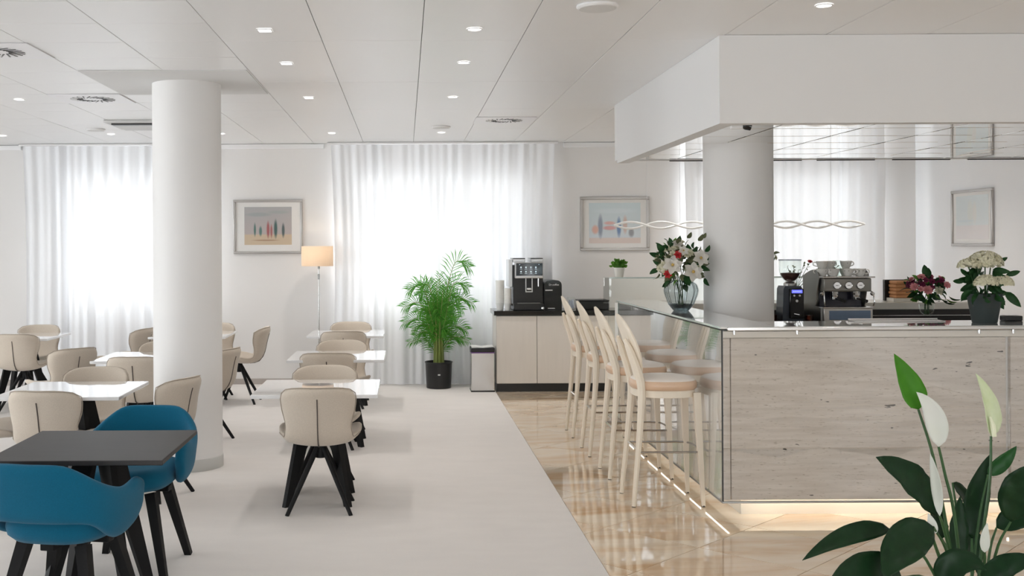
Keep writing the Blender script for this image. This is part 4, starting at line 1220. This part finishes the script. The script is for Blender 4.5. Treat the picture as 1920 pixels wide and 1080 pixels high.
def vase(label, loc, r, h, dark=True):
    t = thing('flower_vase', label, 'vase', loc)
    pr = [(.001, .004), (r*.42, .004), (r*.5, .012), (r*.72, h*.22), (r*.92, h*.50), (r*.98, h*.68), (r*.88, h*.86), (r*.60, h*.95), (r*.56, h)]
    ins = [(rr*.93, zz+.004) for rr, zz in reversed(pr)]
    MB().lathe(pr + ins, 60, lobes=10, amp=.09).build('glass_body', M_SMOKE, t, sharp=180)
    for k in range(10):
        a = 2*PI*(k+.5)/10
        MB().tube(curve3([(rr*.985*math.cos(a), rr*.985*math.sin(a), zz) for rr, zz in pr[2:]], 14), .0024, 6).build('rib', M_SMOKEB, t)
    MB().lathe([(.001, .0), (r*.44, .0), (r*.58, .02), (r*.76, h*.22), (r*.70, h*.22), (r*.45, .022), (.001, .018)], 40).build('thick_base', M_SMOKEB, t)
    return t
def bouquet(label, loc, centre, rad, items, leaves, seed, stems_from, sz=1.0, nstem=8):
    rb = random.Random(seed)
    t = thing('bouquet', label, 'flowers', loc)
    c = Vector(centre)
    for me, n, lo, sc in items:
        for k in range(n):
            for _ in range(30):
                d = Vector((rb.gauss(0, 1), rb.gauss(0, 1), rb.gauss(.35, .8))).normalized()
                if d.z > lo: break
            if isinstance(rad, tuple): p = c + Vector((d.x*rad[0], d.y*rad[1], d.z*rad[2]))*rb.uniform(.82, 1.02)
            fo = aim(put(me.name.split('.')[0], me, t), p, (d + Vector((0, -.55, .15))).normalized(), rb.uniform(0, 6), sc*rb.uniform(.85, 1.1))
    for me, n, sc in leaves:
        for k in range(n):
            d = Vector((rb.gauss(0, 1), rb.gauss(0, 1), rb.gauss(.25, .8))).normalized()
            p = c + Vector((d.x*rad[0], d.y*rad[1], d.z*rad[2]))*rb.uniform(.45, 1.0)
            dd = (d + Vector((rb.uniform(-.5, .5), rb.uniform(-.5, .5), rb.uniform(-.4, .4)))).normalized()
            aim(put('leaf', me, t), p, dd, rb.uniform(0, 6), sc*rb.uniform(.7, 1.2), 'X')
    sf = Vector(stems_from)
    for k in range(nstem):
        a = 2*PI*k/nstem
        e = c + Vector((math.cos(a)*rad[0]*.6, math.sin(a)*rad[1]*.6, rb.uniform(-.2, .5)*rad[2]))
        s0 = sf + Vector((math.cos(a+2)*.018, math.sin(a+2)*.018, 0))
        MB().tube(curve3([s0, (s0+e)/2 + Vector((-(e.x-s0.x)*.3, -(e.y-s0.y)*.3, 0)), e], 8), .0032, 5).build('stem', M_LSTEM, t)
    return t

# vase and bouquet on the left run of the bar
V1 = (2.015, 8.0, BZ)
vase('grey ribbed glass vase on the left end of the bar', V1, .122, .225)
b1 = bouquet('mixed bouquet of white lilies and red blooms in the ribbed vase', V1, (-.025, 0, .335), (.175, .14, .165),
        [(ME_CREAM, 30, -.35, 1.0), (ME_RED, 2, -.5, 1.0), (ME_PINK, 2, -.3, .6), (ME_LILY, 3, .1, .8)], [(ME_LEAFO, 80, 1.05), (ME_LEAFD, 60, 1.05), (ME_LEAFG, 26, .9)], 21, (0, 0, .02))
for dx, dz, sc in ((-.098, .335, 1.1), (.045, .285, 1.15), (.10, .385, 1.0), (-.02, .44, .6)):
    fo = aim(put('white_flower', ME_LILY, b1), (dx, -.155, dz), (dx*2.0, -1, .25), 0.3, sc)
    aim(put('flower_centre', ME_YEL, fo), (0, 0, .008), (0, 0, 1), 0, 1)
for dx, dz in ((-.135, .27), (-.06, .41)):
    aim(put('red_flower', ME_RED, b1), (dx, -.16, dz), (dx, -1, .3), .5, 1.15)
for dx, dz, s_ in ((.12, .51, 1), (.15, .53, .8), (.165, .24, .9), (.04, .53, .9), (.17, .43, .8), (.16, .36, .8)):
    aim(put('leaf', ME_LEAFD if dz < .5 else ME_LEAFO, b1), (dx, -.03, dz), (.5, -.2, .8 if dz > .3 else -.9), .6, s_, 'X')
# second bouquet almost hidden by the pillar
V2 = (3.135, 9.60, 1.115)
vase('pale glass vase on the rear ledge almost hidden by the pillar', V2, .075, .20)
bouquet('white and green bouquet peeping out right of the bar pillar', V2, (0, 0, .37), (.13, .12, .13), [(ME_CREAM, 8, -.3, .9), (ME_LILY, 3, -.2, .7)], [(ME_LEAFD, 12, .8), (ME_LEAFO, 10, .8)], 33, (0, 0, .02), nstem=5)
# round bouquet in a stemmed glass behind the bar front
V3 = (4.255, 8.93, .95)
t = thing('flower_vase', 'clear footed glass vase with round bouquet behind the bar front', 'vase', V3)
MB().lathe([(.05, 0), (.052, .006), (.012, .014), (.012, .06), (.03, .075), (.055, .11), (.062, .17), (.058, .17), (.05, .112), (.02, .082), (.001, .08)], 32).build('glass_body', M_GLASS, t, sharp=180)
b3 = bouquet('round bouquet of pink, plum and cream blooms in footed glass', V3, (0, 0, .31), (.145, .13, .095),
        [(ME_PLUM, 28, .0, 1.15), (ME_PINK, 12, -.1, 1.05), (ME_CREAM, 6, -.1, .95)], [(ME_LEAFD, 46, 1.15), (ME_LEAFG, 10, 1.0)], 44, (0, 0, .09), nstem=6)
for dx, dz, me, s_ in ((-.055, .29, ME_PINK, 1.3), (.035, .285, ME_CREAM, 1.3), (.10, .33, ME_PINK, 1.0), (-.11, .30, ME_PINK, .8), (-.02, .36, ME_PLUM, 1.2), (.06, .37, ME_PLUM, 1.1), (-.07, .37, ME_PLUM, 1.1)):
    aim(put(me.name.split('.')[0], me, b3), (dx, -.13, dz), (dx, -1, .35), .4, s_)
for k in range(14):
    a = k/13
    aim(put('leaf', ME_LEAFD if k % 4 else ME_LEAFG, b3), (-.13+.26*a, -.10, .235+.02*math.sin(k)), (-.7+1.4*a, -.5, -.25), 1.2, 1.25, 'X')

# potted hydrangea
HY = thing('potted_hydrangea', 'cream hydrangea with dark leaves in a grey pot on the bar', 'potted plant', (3.515, 6.64, BZ))
MB().lathe([(.066, 0), (.07, .004), (.098, .165), (.101, .17), (.101, .176), (.092, .176), (.088, .14)], 36).build('pot', M_GREYPOT, HY)
MB().lathe([(.09, .145), (.001, .152)], 20).build('soil', M_SOIL, HY)
floret = None
rh = random.Random(5)
def flower_head(c, r, flat, n):
    mb = MB()
    for k in range(n):
        d = Vector((rh.gauss(0, 1), rh.gauss(0, 1), abs(rh.gauss(.4, .7)))).normalized()
        p = Vector(c) + Vector((d.x*r, d.y*r, d.z*r*flat))
        q = d.to_track_quat('Z', 'Y') @ Euler((rh.uniform(-.4, .4), rh.uniform(-.4, .4), rh.uniform(0, 6))).to_quaternion()
        s_ = .0105
        for a in range(4):
            e = Euler((0, 0, a*PI/2)).to_quaternion()
            pts = [(0, 0, 0), (s_*.55, -s_*.5, .002), (s_*1.15, 0, .0035), (s_*.55, s_*.5, .002)]
            mb.add([p + q @ (e @ Vector(v)) for v in pts], [(0, 1, 2, 3)])
    mb.build('flower_head', M_PETC, HY, sharp=180)
    MB().tube([(c[0]*.2, c[1]*.2, .15), (c[0]*.7, c[1]*.7, c[2]*.6+.04), (c[0], c[1], c[2])], .004, 6).build('stem', M_LSTEM, HY)
flower_head((.005, .0, .350), .098, .85, 420)
flower_head((-.105, -.02, .338), .060, .85, 200)
flower_head((-.035, -.085, .235), .066, .85, 300)
flower_head((.065, -.075, .235), .062, .85, 260)
flower_head((.065, .05, .34), .05, .85, 160)
ME_HL = leafm('leaf', M_LEAF, .108, .021)
spec = []
for k in range(60):
    a = 2*PI*k/30*2.3 + rh.uniform(-.2, .2)
    z = .17 + .17*((k*7) % 30)/30
    el = rh.uniform(-.95, .25)
    spec.append((a, z, el, rh.uniform(.7, 1.05)))
for a, z, el, sc in spec:
    d = Vector((math.cos(a)*math.cos(el), math.sin(a)*math.cos(el), math.sin(el)))
    o = put('leaf', ME_HL, HY)
    aim(o, Vector((math.cos(a)*.045, math.sin(a)*.045, z)), d, 0, sc, 'X')
for x, y, z, d, sc in [(-.10, -.05, .20, (-.75, -.25, -.62), 1.0), (-.07, -.07, .18, (-.55, -.5, -.66), 1.05), (.10, -.05, .19, (.6, -.3, -.75), 1.15), (-.12, 0, .25, (-.95, -.1, .05), .7), (.12, -.02, .29, (.9, -.1, .25), .8), (.10, .03, .37, (.9, 0, .4), .6), (-.10, -.02, .29, (-.8, -.2, .5), .7), (.02, -.08, .18, (.1, -.9, -.4), 1.0), (-.03, -.08, .17, (-.2, -.9, -.4), .9)]:
    aim(put('leaf', ME_HL, HY), (x, y, z), d, 0, sc, 'X')

# small pot plant on the glass case
sp_ = thing('small_potted_plant', 'little bushy green plant in a white pot on the glass case', 'potted plant', (1.965, 10.06, 1.325))
MB().lathe([(.036, 0), (.038, .003), (.052, .085), (.048, .085), (.045, .06)], 24, lobes=12, amp=.04).build('pot', M_PORC, sp_)
rg = random.Random(8)
ME_SL = leafm('leaf', M_LEAFL, .03, .012)
for k in range(110):
    d = Vector((rg.gauss(0, 1), rg.gauss(0, 1), rg.gauss(.4, .7))).normalized()
    if d.z < -.25: d.z *= -1
    aim(put('leaf', ME_SL, sp_), Vector((0, 0, .105)) + Vector((d.x*.062, d.y*.062, d.z*.05))*rg.uniform(.5, 1), (d+Vector((0, 0, .2))), rg.uniform(0, 6), rg.uniform(.8, 1.2), 'X')
MB().lathe([(.001, .06), (.045, .075), (.05, .10), (.035, .135), (.001, .145)], 16).build('foliage_core', M_LEAFL, sp_)

# ------------------------------------------------------------------ espresso machine and grinder
WZ = .95
em = thing('espresso_machine', 'steel espresso machine with three round gauges behind the bar', 'espresso machine', (3.595, 8.9, WZ))
MB().rbox(-.20, .20, -.02, .42, .03, .145, .006).build('base', M_STEEL, em)
MB().rbox(-.155, .18, -.026, -.018, .050, .125, .003).build('base_panel', mat('blue_grey_panel', (.20, .28, .42), .18, metal=.4), em)
MB().rbox(-.205, .20, -.03, .16, .145, .153, .002).build('drip_grid', M_CHROME, em)
MB().rbox(-.17, .17, .15, .40, .15, .30, .006).build('rear_body', M_STEELD, em)
MB().rbox(-.175, .175, .14, .155, .153, .285, .003).build('splash_panel', mat('dark_splash', (.03, .03, .045), .25), em)
MB().rbox(-.19, .20, .0, .40, .278, .388, .010).build('front_body', mat('satin_graphite', (.24, .23, .21), .32, metal=.7), em)
MB().rbox(-.205, .225, -.012, .42, .390, .402, .004).build('cup_tray', M_STEEL, em)
for s_, x in ((-1, -.205), (1, .2)):
    poly = [(0.02, .03), (.42, .03), (.42, .40)] + [(.42-.36*math.sin(R(a)), .40+.055*math.sin(R(a*2))) for a in range(10, 90, 10)] + [(.06, .38), (.10, .28), (.14, .16), (.02, .145)]
    MB().prism(poly, x-.004, x+.004, 'x').build('side_panel', M_STEELD, em)
for x in (-.085, .01, .105):
    ga = MB().lathe([(.033, 0), (.033, .008), (.029, .014), (.026, .010)], 28, M=Matrix.Translation((x, .0, .330)) @ Matrix.Rotation(R(90), 4, 'X')).build('gauge', M_CHROME, em)
    MB().lathe([(.026, .009), (.001, .0095)], 24, M=Matrix.Translation((x, .0, .330)) @ Matrix.Rotation(R(90), 4, 'X')).build('dial', mat('gauge_dial', (.62, .61, .58), .4), ga)
    MB().rbox(x-.012, x+.012, -.0125, -.0105, .328, .332, .001, 1).build('needle', M_SATINK, ga)
for x in (-.075, .10):
    MB().lathe([(.03, 0), (.034, .01), (.034, .045), (.03, .05)], 22, (x, .075, .232)).build('group_head', M_CHROME, em)
    pf = MB().lathe([(.026, 0), (.031, .006), (.031, .026)], 20, (x, .075, .208)).build('portafilter', M_CHROME, em)
    MB().tube([(x, .045, .22), (x+.01, -.04, .215), (x+.015, -.10, .205)], [.008, .012, .014], 10).build('handle', M_SATINK, pf)
for x in (-.20, .195):
    MB().tube(curve3([(x*.92, .02, .29), (x, -.03, .27), (x*1.02, -.05, .20), (x*1.0, -.04, .165)], 12), .005, 7).build('steam_wand', M_CHROME, em)
    MB().lathe([(0, -.018), (.013, -.012), (.018, 0), (.013, .012), (0, .018)], 14, (x*1.03, -.01, .262)).build('steam_knob', M_CHROME, em)
def cup_mb(r, h):
    return MB().lathe([(r*.55, 0), (r*.6, .004), (r*.85, h*.45), (r, h), (r*.94, h), (r*.78, h*.45), (r*.5, .008), (.001, .007)], 24)
def make_cup(label):
    t = thing('coffee_cup', label, 'cup', group='porcelain cups on the espresso machine')
    cup_mb(.048, .062).build('bowl', M_PORC, t, sharp=60)
    MB().tube(curve3([(.042, 0, .05), (.066, 0, .052), (.070, 0, .03), (.036, 0, .018)], 12), .0045, 7).build('handle', M_PORC, t)
    mb = MB()
    for a in (-1.9, -1.2, -.4, 2.6): mb.lathe([(0, 0), (.003, .0006)], 8, M=Matrix.Rotation(a, 4, 'Z') @ Matrix.Translation((.0462, 0, .045)) @ Matrix.Rotation(R(90), 4, 'Y'))
    mb.build('dot_pattern', M_SATINK, t)
    return t
TZ = WZ+.402
cups = [(-.085, .07, 0, -2.4, 'porcelain cup in the front row above the left gauge'), (.035, .07, 0, -.6, 'porcelain cup in the front row above the middle gauge'),
        (.135, .075, 0, -.2, 'porcelain cup at the right end of the machine top'), (-.165, .10, 0, 2.4, 'porcelain cup at the left end of the machine top'),
        (-.06, .18, 0, -1.0, 'porcelain cup behind the left front cup'), (.06, .19, 0, .1, 'porcelain cup behind the middle front cup'),
        (-.165, .10, .062, 3.0, 'upper porcelain cup stacked at the left end'), (-.075, .17, .062, .4, 'upper porcelain cup stacked beside the glass'), (.065, .185, .062, .2, 'upper porcelain cup stacked right of the glass')]
c0 = None
for x, y, z, rz, lab in cups:
    L = (3.595+x, 8.9+y, TZ+z)
    if c0 is None: c0 = make_cup(lab); c0.location = L; c0.rotation_euler = (0, 0, rz)
    else: dup(c0, L, rz, lab)
for k, (x, y, z, lab) in enumerate([(-.015, .12, 0, 'small tumbler standing between the cups'), (-.005, .20, .0, 'tall clear tumbler behind the cups')]):
    h = .09 if k == 0 else .13
    o = MB().lathe([(.026, 0), (.034, h), (.032, h), (.024, .006), (.001, .005)], 20).build('tumbler', M_GLASS); o.location = (3.595+x, 8.9+y, TZ)
    tag(o, lab, 'glass')
gr = thing('coffee_grinder', 'black coffee grinder with clear bean hopper and blue display', 'grinder', (3.165, 8.93, WZ))
MB().rbox(-.085, .085, -.06, .17, 0, .02, .005).build('base', M_SATINK, gr)
poly = [(-.088, .02), (.088, .02), (.078, .30), (.066, .325), (-.066, .325), (-.078, .30)]
MB().prism(poly, .0, .16, 'y').build('body', mat('grinder_blue_black', (.025, .035, .05), .25), gr)
MB().rbox(.0-.035, .082, -.025, .01, .06, .305, .008).build('front_panel', M_GLOSSK, gr)
MB().rbox(-.02, .066, -.029, -.024, .268, .295, .002).build('display', M_BLUESCR, gr)
mb = MB()
for k in range(6): mb.box(-.010+.0115*k, -.002+.0115*k, -.0300, -.0288, .277, .287)
mb.build('display_digits', M_ICON, gr)
mb = MB()
for x in (0, .045): mb.lathe([(.008, 0), (.008, .004)], 12, M=Matrix.Translation((x, -.025, .248)) @ Matrix.Rotation(R(90), 4, 'X'))
mb.lathe([(.011, 0), (.011, .004)], 12, M=Matrix.Translation((.022, -.025, .205)) @ Matrix.Rotation(R(90), 4, 'X'))
mb.build('buttons', M_SILVER, gr)
MB().tube([(.0, -.03, .10), (.022, -.075, .095), (.045, -.03, .10)], .006, 7).build('filter_fork', M_CHROME, gr)
MB().lathe([(.05, .325), (.052, .345), (.035, .36)], 24, (0, .07, 0)).build('collar', M_STEEL, gr)
MB().lathe([(.03, .358), (.05, .372), (.078, .41), (.088, .45), (.088, .535), (.086, .535), (.085, .45), (.075, .412), (.047, .375), (.028, .362)], 32, (0, .07, 0)).build('bean_hopper', M_GLASS, gr, sharp=180)
MB().lathe([(.001, .36), (.026, .362), (.046, .376), (.072, .412), (.078, .43), (.001, .436)], 28, (0, .07, 0)).build('beans', M_BEAN, gr)
MB().lathe([(.091, .534), (.091, .543), (.001, .547)], 32, (0, .07, 0)).build('hopper_lid', glass_mat('hopper_lid_tint', (.35, .36, .4)), gr)
# sprigs standing behind the machine
V4 = (3.40, 9.50, 1.115)
t = thing('bud_vase', 'slim bud vase behind the espresso machine', 'vase', V4)
MB().lathe([(.03, 0), (.032, .01), (.03, .08), (.016, .13), (.018, .15), (.014, .15), (.012, .13), (.026, .08), (.001, .01)], 20).build('glass_body', M_GLASS, t, sharp=180)
b4 = thing('sprig_bouquet', 'thin sprigs with one red bloom rising behind the machine', 'flowers', V4)
rs = random.Random(6)
for k, (x, z) in enumerate([(.125, .345), (.06, .33), (-.02, .32), (-.08, .30), (.0, .28), (.34, .33), (.37, .30), (.18, .28)]):
    e = Vector((x, rs.uniform(-.05, .05), z))
    MB().tube(curve3([(0, 0, .02), (x*.15, 0, .16), e], 10), .0022, 5).build('stem', M_LSTEM, b4)
    if k == 0: aim(put('red_flower', ME_RED, b4), e, (0, -.6, .8), 0, .9)
    for q in range(4): aim(put('leaf', ME_LEAFO, b4), e*(1-.07*q), (rs.uniform(-1, 1), -.3, rs.uniform(-.3, 1)), rs.uniform(0, 6), .42, 'X')
# brown napkins in a holder on the ledge
nh = thing('napkin_holder', 'black wire holder with brown napkins on the rear ledge', 'napkin holder', (4.335, 9.58, 1.115))
MB().rbox(-.115, -.100, .05, .09, 0, .185, .003).build('side_plate', M_SATINK, nh)
MB().rbox(-.115, .12, .075, .09, 0, .185, .003).build('back_plate', M_SATINK, nh)
MB().rbox(-.10, .12, -.09, .09, .0, .028, .003).build('tray', M_CREAM, nh)
posn = ['bottom', 'second', 'middle', 'fourth', 'top']
n0 = MB().rbox(-.085, .085, -.08, .07, 0, .0295, .012, 3).mesh('napkin_pack', M_NAPK)
for k in range(5):
    o = put('napkin_pack', n0, None, (4.345+.003*(-1)**k, 9.58, 1.1435+.030*k))
    tag(o, '%s brown napkin bundle of the stack in the black holder' % posn[k], 'napkins', 'brown napkins in the holder')
# small things on the bar
tr_ = thing('serving_tray', 'thin steel tray on the rear edge of the bar front', 'tray', (3.05, 6.79, BZ))
MB().rbox(-.28, .28, -.05, .06, 0, .006, .002).build('plate', M_STEEL, tr_)
MB().rbox(-.28, .28, .055, .062, .006, .016, .002).build('rim', M_STEEL, tr_)
bl = thing('card_terminal', 'small flat black card terminal right of the hydrangea pot', 'terminal', (3.765, 6.80, BZ))
MB().rbox(-.055, .055, -.035, .035, 0, .032, .006).build('body', M_SATINK, bl)
MB().rbox(-.045, .0, -.028, .02, .032, .034, .001, 1).build('screen', M_SCREEN, bl)
for k, (x, y, lab) in enumerate([(3.03, 9.02, 'amber tumbler left of the grinder'), (3.30, 8.94, 'amber tumbler right of the grinder')]):
    o = MB().lathe([(.026, 0), (.032, .085), (.030, .085), (.024, .008), (.001, .006)], 20).build('tumbler', glass_mat('amber_glass', (.75, .36, .10))); o.location = (x, y, WZ)
    tag(o, lab, 'glass')
o = MB().lathe([(.03, 0), (.034, .10), (.032, .10), (.027, .006), (.001, .005)], 20).build('tumbler', M_GLASS); o.location = (3.06, 9.5, 1.115)
tag(o, 'clear tumbler on the rear ledge beside the pillar', 'glass')
